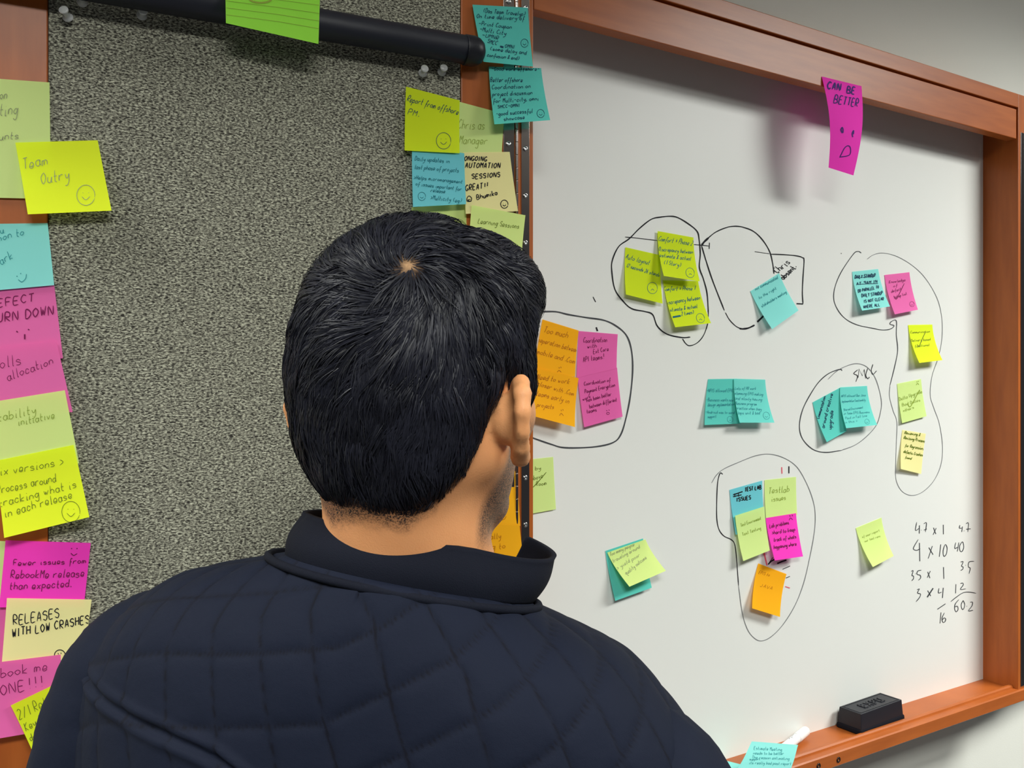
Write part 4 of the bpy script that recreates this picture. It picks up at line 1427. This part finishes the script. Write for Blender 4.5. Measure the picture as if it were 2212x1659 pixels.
qh = np.stack(to_head(V[:, 0], V[:, 1], V[:, 2]), 1)
st = np.clip((qh[:, 1] + .002) / .012, 0, 1) * np.clip((-.030 - qh[:, 2]) / .02, 0, 1) * np.clip((qh[:, 2] + .135) / .02, 0, 1) * (np.abs(qh[:, 0]) < .0755)
hph = np.arctan2(qh[:, 0], -(qh[:, 1] + .008))
hed = qh[:, 2] - hairline(hph)
st = np.maximum(st, np.clip((hed + .003 + .004 * rng.random(len(hed))) / .010, 0, 1) * (np.abs(qh[:, 0]) < .0785) * (qh[:, 2] < .1))
body = np_mesh('body', V, F, skin, person, attrs={'stubble': st})

# eyes, brows -----------------------------------------------------------------
M['eye'] = mat('eye_white', (225, 220, 214), 0.2)
M['iris'] = mat('iris', (50, 30, 20), 0.2)
for sx in (-1, 1):
    c = from_head(np.array([sx * .031, .0788, -.007]))
    ax = hy
    V, F = lathe(c - ax * .009, ax, [(0, .003), (.003, .009), (.009, .0118), (.015, .0098), (.0185, .0050), (.0198, .0005)], 24)
    eye = obj('eye', V, F, M['eye'], person, smooth=True)
    V, F = lathe(c + ax * .0092, ax, [(0, .0052), (.0011, .0044), (.0020, .0004)], 20)
    obj('iris', V, F, M['iris'], eye, smooth=True)

# ------------------------------------------------------------------ hair
hairm = mat('black_hair', (31, 32, 42), 0.46, spec=0.28)
hn, hl, hb = nodes_of(hairm)
hat = hn.new('ShaderNodeAttribute')
hat.attribute_name = 'tone'
hr = hn.new('ShaderNodeValToRGB')
hr.color_ramp.elements[0].color = lin((15, 16, 23))
hr.color_ramp.elements[1].color = lin((34, 35, 46))
hl.new(hat.outputs['Fac'], hr.inputs[0])
hl.new(hr.outputs[0], hb.inputs['Base Color'])
scalp = mat('hair_base', (24, 24, 33), 0.85, spec=0.08)
scn, scl, scb = nodes_of(scalp)
sat = scn.new('ShaderNodeAttribute')
sat.attribute_name = 'parting'
smx = scn.new('ShaderNodeMix')
smx.data_type = 'RGBA'
smx.inputs[6].default_value = lin((24, 24, 33))
smx.inputs[7].default_value = lin((176, 140, 104))
scl.new(sat.outputs['Fac'], smx.inputs[0])
scl.new(smx.outputs[2], scb.inputs['Base Color'])


def sd_hair(q):
    d = sd_ell(q, (0, -.002, .013), (.0805, .0950, .0965))
    d = smin(d, sd_ell(q, (.0, .048, .054), (.073, .056, .051)), .02)
    d = smin(d, sd_ell(q, (0, -.032, -.038), (.0675, .056, .076)), .03)
    d = smin(d, sd_ell((np.abs(q[0]), q[1], q[2]), (.0665, .022, -.014), (.0105, .015, .036)), .010)
    ph_ = np.arctan2(q[0], -(q[1] + .008))
    ed_ = q[2] - hairline(ph_)
    return d + .0042 * (1 - np.clip(ed_ / .034, 0, 1)) ** 1.5


def fnum(q):
    return sd_hair((q[:, 0], q[:, 1], q[:, 2]))


def grad(q):
    e_ = 1e-3
    g = np.stack([(fnum(q + np.eye(3)[i] * e_) - fnum(q - np.eye(3)[i] * e_)) / (2 * e_) for i in range(3)], 1)
    return g / (np.linalg.norm(g, axis=1, keepdims=True) + 1e-9)


def project(q):
    for _ in range(4):
        q = q - grad(q) * fnum(q)[:, None]
    return q


HX = np.arange(-.125, .125, .003)
HY = np.arange(-.14, .14, .003)
HZ = np.arange(-.13, .135, .003)
hxg, hyg, hzg = np.meshgrid(HX, HY, HZ, indexing='ij')
phi = np.arctan2(hxg, -(hyg + .008))
f = smax(sd_hair((hxg, hyg, hzg)), (hairline(phi) - hzg) * .7, .006)
V, F = surface_nets(f, HX, HY, HZ)
Vl = V
V = from_head(V)
whd = np.linalg.norm(Vl - project(np.array([[0.040, -.070, .066]]))[0] + rng.normal(0, .0012, Vl.shape), axis=1)
hair = np_mesh('hair', V, F, scalp, person, attrs={'parting': np.exp(-(whd / .0060) ** 2)})

# strands: they radiate from the whorl and lie down along the head
WH = np.array([0.040, -.070, .066])


WH = project(WH[None])[0]
NST = 30000
dirs = rng.normal(size=(NST * 2, 3))
dirs /= np.linalg.norm(dirs, axis=1, keepdims=True)
root = project(dirs * .09 + np.array([0, -.005, .005]))
ph = np.arctan2(root[:, 0], -(root[:, 1] + .008))
edge = root[:, 2] - hairline(ph)
keep = (edge > -.001) & (np.linalg.norm(root - WH, axis=1) > .0022 + .0030 * rng.random(len(root)))
root = root[keep][:NST]
ph = np.arctan2(root[:, 0], -(root[:, 1] + .008))
edge = root[:, 2] - hairline(ph)
n0 = len(root)


def field(q):
    g = grad(q)
    r = q - WH
    dist = np.linalg.norm(r, axis=1, keepdims=True)
    r = r - g * np.sum(r * g, 1, keepdims=True)
    r /= np.linalg.norm(r, axis=1, keepdims=True) + 1e-9
    t = np.cross(g, r)
    swirl = 0.95 * np.exp(-dist / .045) + 0.12
    d = r + t * -swirl
    # further away gravity and the combing forward take over
    down = np.array([0, 0, -1.0])[None] + 0 * q
    w_ = np.clip((dist - .05) / .08, 0, 1) * np.clip(1 - (q[:, 2:3] - .02) / .06, 0, 1)
    fw = np.array([0.25, 1.0, -.1])[None] + 0 * q
    wf = np.clip((q[:, 2:3] - .03) / .05, 0, 1) * np.clip((q[:, 1:2] + .05) / .06, 0, 1)
    d = d * (1 - .75 * w_) + down * w_ * .75 + fw * wf * .5
    d = d - g * np.sum(d * g, 1, keepdims=True)
    return d / (np.linalg.norm(d, axis=1, keepdims=True) + 1e-9), g


# locks: strands near one another share a small turn
cl = project(rng.normal(size=(700, 3)) * np.array([.08, .1, .09]))
best = np.zeros(n0, int)
for i0 in range(0, n0, 4000):
    dd = ((root[i0:i0 + 4000, None] - cl[None]) ** 2).sum(2)
    best[i0:i0 + 4000] = dd.argmin(1)
lock_turn = rng.normal(0, .24, 700)[best] + rng.normal(0, .12, n0)
lock_lift = (rng.random(700) ** 2)[best]
lock_tone = rng.random(700)[best]
length = np.where(root[:, 2] > .0, .030, .020) * rng.uniform(.75, 1.2, n0)
length *= np.clip(.35 + edge / .045, .3, 1)
NSEG = 5
P = root.copy()
pts = []
for sgm in range(NSEG + 1):
    t = sgm / NSEG
    d, g = field(P)
    c_, s_ = np.cos(lock_turn)[:, None], np.sin(lock_turn)[:, None]
    d = d * c_ + np.cross(g, d) * s_
    h = (.0012 + .0030 * lock_lift + .002 * rng.random(n0) * 0 + .0010) * math.sin(math.pi * (0.15 + .75 * t)) * np.clip(length / .03, .35, 1)
    pts.append((P + g * h[:, None], d, g))
    P = P + d * (length / NSEG)[:, None]
    P = P - grad(P) * fnum(P)[:, None] * .9
roll = rng.normal(0, .5, n0)
wd = np.where(length > .02, .00075, .00055)
V = np.zeros((n0, (NSEG + 1) * 2, 3))
for sgm, (pp, d, g) in enumerate(pts):
    side = np.cross(g, d)
    side = side * np.cos(roll)[:, None] + g * np.sin(roll)[:, None]
    taper = (1 - .85 * (sgm / NSEG) ** 2)
    V[:, 2 * sgm] = pp + side * (wd * taper * .5)[:, None]
    V[:, 2 * sgm + 1] = pp - side * (wd * taper * .5)[:, None]
Fq = []
for sgm in range(NSEG):
    Fq.append([2 * sgm, 2 * sgm + 1, 2 * sgm + 3, 2 * sgm + 2])
Fq = np.array(Fq)
Fall = (Fq[None] + (np.arange(n0) * (NSEG + 1) * 2)[:, None, None]).reshape(-1, 4)
tone = np.repeat(np.clip(lock_tone * .6 + rng.random(n0) * .4, 0, 1), (NSEG + 1) * 2)
np_mesh('hair_strands', from_head(V.reshape(-1, 3)), Fall, hairm, hair, smooth=True, attrs={'tone': tone}, kind='stuff')
# brows
V, F = [], []
bp_ = []
for sx in (-1, 1):
    poly = [from_head(np.array([sx * x, y, z])) for x, y, z in ((.012, .0985, .010), (.024, .096, .015), (.038, .088, .015), (.047, .078, .011))]
    vs, fs = [], []
    for i_, p in enumerate(poly):
        for k in range(6):
            an = k * math.pi / 3
            rr = .0030 * (1 - .18 * i_)
            vs.append(tuple(p + hy * rr * .5 * math.cos(an) + np.array([0, 0, 1.0]) * rr * math.sin(an)))
    for i_ in range(3):
        for k in range(6):
            fs.append((i_ * 6 + k, i_ * 6 + (k + 1) % 6, (i_ + 1) * 6 + (k + 1) % 6, (i_ + 1) * 6 + k))
    obj('eyebrow', vs, fs, hairm, person, smooth=True)

# ------------------------------------------------------------------ jacket
jk = mat('navy_jacket', (40, 45, 62), 0.75, spec=0.12)
jn, jl, jb = nodes_of(jk)
jb.inputs['Sheen Weight'].default_value = 0.0
jat = jn.new('ShaderNodeAttribute')
jat.attribute_name = 'stitch'
jm = jn.new('ShaderNodeMix')
jm.data_type = 'RGBA'
jm.inputs[6].default_value = lin((21, 26, 41))
jm.inputs[7].default_value = lin((14, 15, 24))
jl.new(jat.outputs['Fac'], jm.inputs[0])
jl.new(jm.outputs[2], jb.inputs['Base Color'])
jtc = jn.new('ShaderNodeTexCoord')
jnz = jn.new('ShaderNodeTexNoise')
jnz.inputs['Scale'].default_value = 26
jnz.inputs['Detail'].default_value = 4
jnz2 = jn.new('ShaderNodeTexNoise')
jnz2.inputs['Scale'].default_value = 1500
jadd = jn.new('ShaderNodeMath')
jadd.operation = 'MULTIPLY_ADD'
jadd.inputs[1].default_value = 0.06
jbp = jn.new('ShaderNodeBump')
jbp.inputs['Strength'].default_value = 0.45
jbp.inputs['Distance'].default_value = 0.004
jl.new(jtc.outputs['Object'], jnz.inputs['Vector'])
jl.new(jtc.outputs['Object'], jnz2.inputs['Vector'])
jl.new(jnz2.outputs['Fac'], jadd.inputs[0])
jl.new(jnz.outputs['Fac'], jadd.inputs[2])
jl.new(jadd.outputs[0], jbp.inputs['Height'])
jl.new(jbp.outputs[0], jb.inputs['Normal'])
M['collar'] = mat('collar_cloth', (18, 21, 32), 0.85, spec=0.15)
add_bump(M['collar'], 1400, 0.5, 0.0006)
M['lining'] = mat('dark_corduroy', (25, 27, 36), 0.95, spec=0.1)
add_bump(M['lining'], 500, 0.6, 0.001, stretch=(1, 1, 3))

# half width a, half depth b, forward shift of the centre, by height below the neck base
PRZ = [0.000, -.010, -.024, -.040, -.060, -.085, -.115, -.160, -.22, -.30, -.42, -.56, -.64]
PRA = [.0900, .108, .137, .166, .195, .221, .236, .243, .243, .236, .224, .217, .216]
PRB = [.0760, .083, .092, .100, .107, .112, .116, .120, .124, .128, .126, .130, .134]
PRN = [2.0, 2.0, 2.05, 2.15, 2.3, 2.4, 2.5, 2.5, 2.5, 2.5, 2.4, 2.3, 2.3]
zs = np.concatenate([np.arange(0, -.30, -.0022), np.arange(-.30, -.641, -.012)])
NT = 560
# denser at the back, phi = 0 is the back
u_ = np.linspace(-1, 1, NT, endpoint=False)
phis = math.pi * (0.62 * u_ + 0.38 * u_ ** 3)
QA, QC = math.radians(-27), .0415


def shell(z, phi, out=0.0):
    a = np.interp(-z, [-v for v in PRZ], PRA) + out
    b = np.interp(-z, [-v for v in PRZ], PRB) + out
    n = np.interp(-z, [-v for v in PRZ], PRN)
    s, c = np.sin(phi), -np.cos(phi)
    r = (np.abs(s) ** n + np.abs(c) ** n) ** (-1 / n)
    x = a * r * s
    y = b * r * c
    # collar seam dips at the front, shoulders sit slightly forward
    zz = z - np.clip(1 + z / .05, 0, 1) * .030 * (1 - np.cos(phi)) / 2 * 1.0
    y = y + .012 * np.abs(s) ** 2 * np.clip(-z / .1, 0, 1)
    return x, y, zz


def smooth_pr():
    global PRA, PRB, PRN, PRZ
    from math import ceil
    zf = np.linspace(0, .64, 129)
    def cr_(Y):
        y = np.interp(zf, [-v for v in PRZ], Y)
        for _ in range(5):
            y[1:-1] = .25 * y[:-2] + .5 * y[1:-1] + .25 * y[2:]
        return list(y)
    A_, B_, N_ = cr_(PRA), cr_(PRB), cr_(PRN)
    PRA, PRB, PRN, PRZ = A_, B_, N_, list(-zf)


smooth_pr()
ZG, PG = np.meshgrid(zs, phis, indexing='ij')
x, y, z = shell(ZG, PG)
# arc length down the middle of the back
xb, yb, zb = shell(zs, np.zeros_like(zs))
sarc = np.concatenate([[0], np.cumsum(np.hypot(np.diff(yb), np.diff(zb)))])
SG = np.repeat(sarc[:, None], NT, 1)
# on the shoulders the arc follows the slope
sl_ = np.interp(ZG, zs[::-1], sarc[::-1])
side = np.sign(x) * np.clip(y + .09, 0, None)
U = x + side * .9
Sv = sl_ + .22 * np.abs(x)
ca, sa = math.cos(QA), math.sin(QA)
qa = (-U * sa + Sv * ca)
qb = (U * ca + Sv * sa)
da = np.abs((qa / QC) % 1.0 - .5) * QC
db = np.abs((qb / QC) % 1.0 - .5) * QC
da = QC / 2 - np.abs((qa / QC) % 1.0 - .5) * QC
db = QC / 2 - np.abs((qb / QC) % 1.0 - .5) * QC
puff = .0017 * (1 - np.exp(-(da / .0040) ** 1.3)) * (1 - np.exp(-(db / .0040) ** 1.3))
puff += .0004 * np.sin(np.clip(da / (QC / 2), 0, 1) * math.pi / 2) * np.sin(np.clip(db / (QC / 2), 0, 1) * math.pi / 2)
fade = np.clip(SG / .006, 0, 1)
# yoke seam low on the left back
ys = .130 + 4 * np.clip(x + .09, 0, .3) ** 2
dy_ = np.abs(SG - ys)
puff = puff * fade - .0030 * np.exp(-(dy_ / .0022) ** 2) + .0030 * np.exp(-((dy_ - .006) / .003) ** 2) * (x < .06)
# soft folds spreading from the collar
fold = .0016 * np.sin(x * 42 + SG * 30) * np.exp(-SG / .09) + .0018 * np.sin(x * 17 - SG * 24 + 1.0)
nrm_r = np.hypot(x, y)
nx_, ny_ = x / nrm_r, y / nrm_r
upz = np.clip(1.0 - SG / .12, 0.12, .8)
h_ = puff + fold * fade
x = x + nx_ * h_ * (1 - upz * .5)
y = y + ny_ * h_ * (1 - upz * .5)
z = z + h_ * upz
stitch = np.maximum(np.exp(-(da / .0014) ** 2) * (.6 + .4 * np.sign(np.sin(qb * 2 * math.pi / .0028))), np.exp(-(db / .0014) ** 2) * (.6 + .4 * np.sign(np.sin(qa * 2 * math.pi / .0028))))
V = BW(x, y, z).reshape(-1, 3)
nzr = len(zs)
ii, jj = np.meshgrid(np.arange(nzr - 1), np.arange(NT), indexing='ij')
j2 = (jj + 1) % NT
F = np.stack([ii * NT + jj, (ii + 1) * NT + jj, (ii + 1) * NT + j2, ii * NT + j2], -1).reshape(-1, 4)
jacket = np_mesh('jacket', V, F, jk, person, attrs={'stitch': np.clip(stitch, 0, 1).ravel()}, label='dark navy diamond quilted jacket')

# sleeves: tubes from the armholes, hands end in the pockets
for sx in (-1, 1):
    path = [(.156, .004, -.110), (.184, .004, -.120), (.205, .002, -.140), (.217, -.002, -.175), (.222, -.010, -.23), (.222, -.02, -.30), (.226, -.024, -.36),
            (.214, .02, -.43), (.188, .075, -.49), (.165, .105, -.52)]
    rads = [.044, .056, .062, .064, .064, .060, .053, .050, .047, .045]
    pp = catmull([np.array([sx * a, b, c]) for a, b, c in path], 6)
    rr = catmull([np.array([r, 0]) for r in rads], 6)
    nT = 64
    vs = []
    for i_, p in enumerate(pp):
        t = pp[min(i_ + 1, len(pp) - 1)] - pp[max(i_ - 1, 0)]
        t /= np.linalg.norm(t)
        e1 = np.cross(t, np.array([0, 1.0, 0.05]))
        e1 /= np.linalg.norm(e1)
        e2 = np.cross(t, e1)
        for k in range(nT):
            an = 2 * math.pi * k / nT
            r = rr[i_][0]
            ln = i_ * .0095
            w1 = abs(((ln + r * an * .7) / .045) % 1 - .5) * 2
            w2 = abs(((ln - r * an * .7) / .045) % 1 - .5) * 2
            r += .0018 * (1 - math.exp(-((1 - w1) / .22) ** 1.3)) * (1 - math.exp(-((1 - w2) / .22) ** 1.3)) - .001
            vs.append(bw(p + e1 * r * math.cos(an) + e2 * r * math.sin(an)))
    n_ = len(pp)
    fs = [(i_ * nT + k, i_ * nT + (k + 1) % nT, (i_ + 1) * nT + (k + 1) % nT, (i_ + 1) * nT + k) for i_ in range(n_ - 1) for k in range(nT)]
    slv = np_mesh('sleeve', np.array(vs), np.array(fs), jk, jacket)

# collar: standing band, open at the front, drawn as an outer and an inner wall
CPHI = math.radians(150)
NC = 150
cph = np.linspace(-CPHI, CPHI, NC)
NH = 12


def collar_pt(phi, t, side_):
    """phi 0 at the back, positive to the right; t 0 seam .. 1 top; side_ 0 outer 1 inner"""
    x0, y0, z0_ = shell(np.array(0.0), np.array(phi))
    H = .031 + .012 * (abs(phi) / CPHI) ** 2
    opn = max(0.0, (abs(phi) - 1.1) / 1.5)
    # leans in at the back, flares out towards the open front
    lean = -.011 * (1 - opn) + .012 * opn
    ca_, sa_ = math.sin(phi), -math.cos(phi)
    bulge = .004 * math.sin(math.pi * min(t * 1.1, 1))
    rr_ = lean * t + bulge - (.0042 if side_ else 0)
    zz = z0_ + H * t - .002
    if phi > 0:
        # right front corner falls open and away from the neck
        o_ = max(0.0, (phi - .95) / 1.55)
        rr_ += .017 * o_ + .017 * o_ * t
        zz -= .004 * o_ * t
    return np.array([float(x0) + ca_ * rr_, float(y0) + sa_ * rr_, float(zz)])


def wall_pts(side_):
    return [bw(collar_pt(p, i_ / NH, side_)) for i_ in range(NH + 1) for p in cph]


outer = wall_pts(0)
inner = wall_pts(1)
vs = outer + inner
off = len(outer)
fs = []
for i_ in range(NH):
    for k in range(NC - 1):
        a = i_ * NC + k
        fs.append((a, a + 1, a + NC + 1, a + NC))
        fs.append((off + a + NC, off + a + NC + 1, off + a + 1, off + a))
for k in range(NC - 1):
    a = NH * NC + k
    fs.append((a, a + 1, off + a + 1, off + a))
    fs.append((off + k, off + k + 1, k + 1, k))
for i_ in range(NH):
    for k in (0, NC - 1):
        a = i_ * NC + k
        fs.append((a, a + NC, off + a + NC, off + a))
collar = np_mesh('collar', np.array(vs), np.array(fs), M['collar'], jacket, label='plain navy stand collar, open at the front')
# piping along the collar seam
def tube_along(poly, r, seg=8):
    vs, fs = [], []
    for i_, p in enumerate(poly):
        t = poly[min(i_ + 1, len(poly) - 1)] - poly[max(i_ - 1, 0)]
        t = t / (np.linalg.norm(t) + 1e-12)
        e1 = np.cross(t, np.array([0, 0, 1.0]))
        e1 /= np.linalg.norm(e1) + 1e-9
        e2 = np.cross(t, e1)
        for k in range(seg):
            an = 2 * math.pi * k / seg
            vs.append(p + e1 * r * math.cos(an) + e2 * r * math.sin(an))
    for i_ in range(len(poly) - 1):
        for k in range(seg):
            fs.append((i_ * seg + k, i_ * seg + (k + 1) % seg, (i_ + 1) * seg + (k + 1) % seg, (i_ + 1) * seg + k))
    return np.array(vs), np.array(fs)


pl = []
for p in np.linspace(-CPHI, CPHI, 120):
    a_, b_, c_ = shell(np.array(-.0065), np.array(p), .0015)
    pl.append(bw((float(a_), float(b_), float(c_) + .0015)))
V, F = tube_along(pl, .0032)
np_mesh('seam_piping', V, F, M['collar'], jacket)
# snap on the open collar corner
cp = bw(collar_pt(CPHI * .93, .55, 0))
cq = bw(collar_pt(CPHI * .93, .55, 1))
axs = (cp - cq) / np.linalg.norm(cp - cq)
V, F = lathe(cp - axs * .0005, axs, [(0, .0050), (.0012, .0048), (.0020, .0036), (.0014, .0020), (.0020, .0006)], 20)
obj('snap_button', V, F, mat('dark_snap', (40, 42, 52), 0.3, spec=.6), jacket, smooth=True)

# ------------------------------------------------------------------ trousers and shoes (below the frame)
TX = np.arange(-.34, .20, .010)
TY = np.arange(.48, .86, .010)
TZ = np.arange(.04, .92, .012)
tp = np.meshgrid(TX, TY, TZ, indexing='ij')
ft = sd_body_low(tp) - .012
ft = smax(ft, .085 - tp[2], .004)
ft = smax(ft, tp[2] - .88, .004)
V, F = surface_nets(ft, TX, TY, TZ)
np_mesh('trousers', V, F, mat('dark_trousers', (44, 46, 56), 0.8), person)
M['shoe'] = mat('shoe_leather', (40, 30, 26), 0.4)
for sx in (-1, 1):
    hip = bw((sx * .078, 0, -.58))
    c0 = np.array([hip[0] + sx * .01, hip[1] - .01, 0.0])
    vs, fs = [], []
    secs = [(-.085, .020, .050), (-.075, .034, .085), (-.02, .040, .095), (.05, .044, .070), (.11, .048, .050), (.16, .042, .040), (.19, .026, .028)]
    for (yy, hw, hh) in secs:
        for k in range(20):
            an = 2 * math.pi * k / 20
            zz = max(0.0, hh * .5 + hh * .5 * math.sin(an) * 1.15)
            vs.append(c0 + np.array([hw * math.cos(an) + yy * .10, yy, zz]))
    for i_ in range(len(secs) - 1):
        for k in range(20):
            fs.append((i_ * 20 + k, i_ * 20 + (k + 1) % 20, (i_ + 1) * 20 + (k + 1) % 20, (i_ + 1) * 20 + k))
    fs.append(tuple(range(20)))
    fs.append(tuple(6 * 20 + k for k in range(19, -1, -1)))
    obj('shoe', vs, fs, M['shoe'], person, smooth=True)


# ------------------------------------------------------------------ ceiling fixtures (above the frame)
M['frame'] = mat('fixture_white', (230, 230, 228), 0.5)
glow = bpy.data.materials.new('lamp_diffuser')
glow.use_nodes = True
gb = glow.node_tree.nodes['Principled BSDF']
gb.inputs['Base Color'].default_value = (0.9, 0.9, 0.9, 1)
gb.inputs['Emission Color'].default_value = (1, 0.98, 0.94, 1)
gb.inputs['Emission Strength'].default_value = 7.0
for i, (lx, ly, pw, rz) in enumerate(LAMPS):
    fx = empty('ceiling_light', (lx, ly, CEIL), ['flat white ceiling light panel right of the board', 'flat white ceiling light panel behind the camera',
                                                 'flat white ceiling light panel left of the camera'][i], 'ceiling light', 'ceiling light panels')
    ca, sa = math.cos(math.radians(rz)), math.sin(math.radians(rz))

    def PL(a, d, z, lx=lx, ly=ly, ca=ca, sa=sa):
        return (lx + a * ca - d * sa, ly + a * sa + d * ca, z)
    parts = [bevel_box(PL, s_, 0.002) for s_ in ((-.61, .61, -.31, -.285, CEIL - .03, CEIL), (-.61, .61, .285, .31, CEIL - .03, CEIL), (-.61, -.585, -.285, .285, CEIL - .03, CEIL),
                                                 (.585, .61, -.285, .285, CEIL - .03, CEIL))]
    V, F = merge(parts)
    obj('frame', V, F, M['frame'], fx)
    V, F = bevel_box(PL, (-.585, .585, -.285, .285, CEIL - .012, CEIL - .002), 0)
    obj('diffuser', V, F, glow, fx)
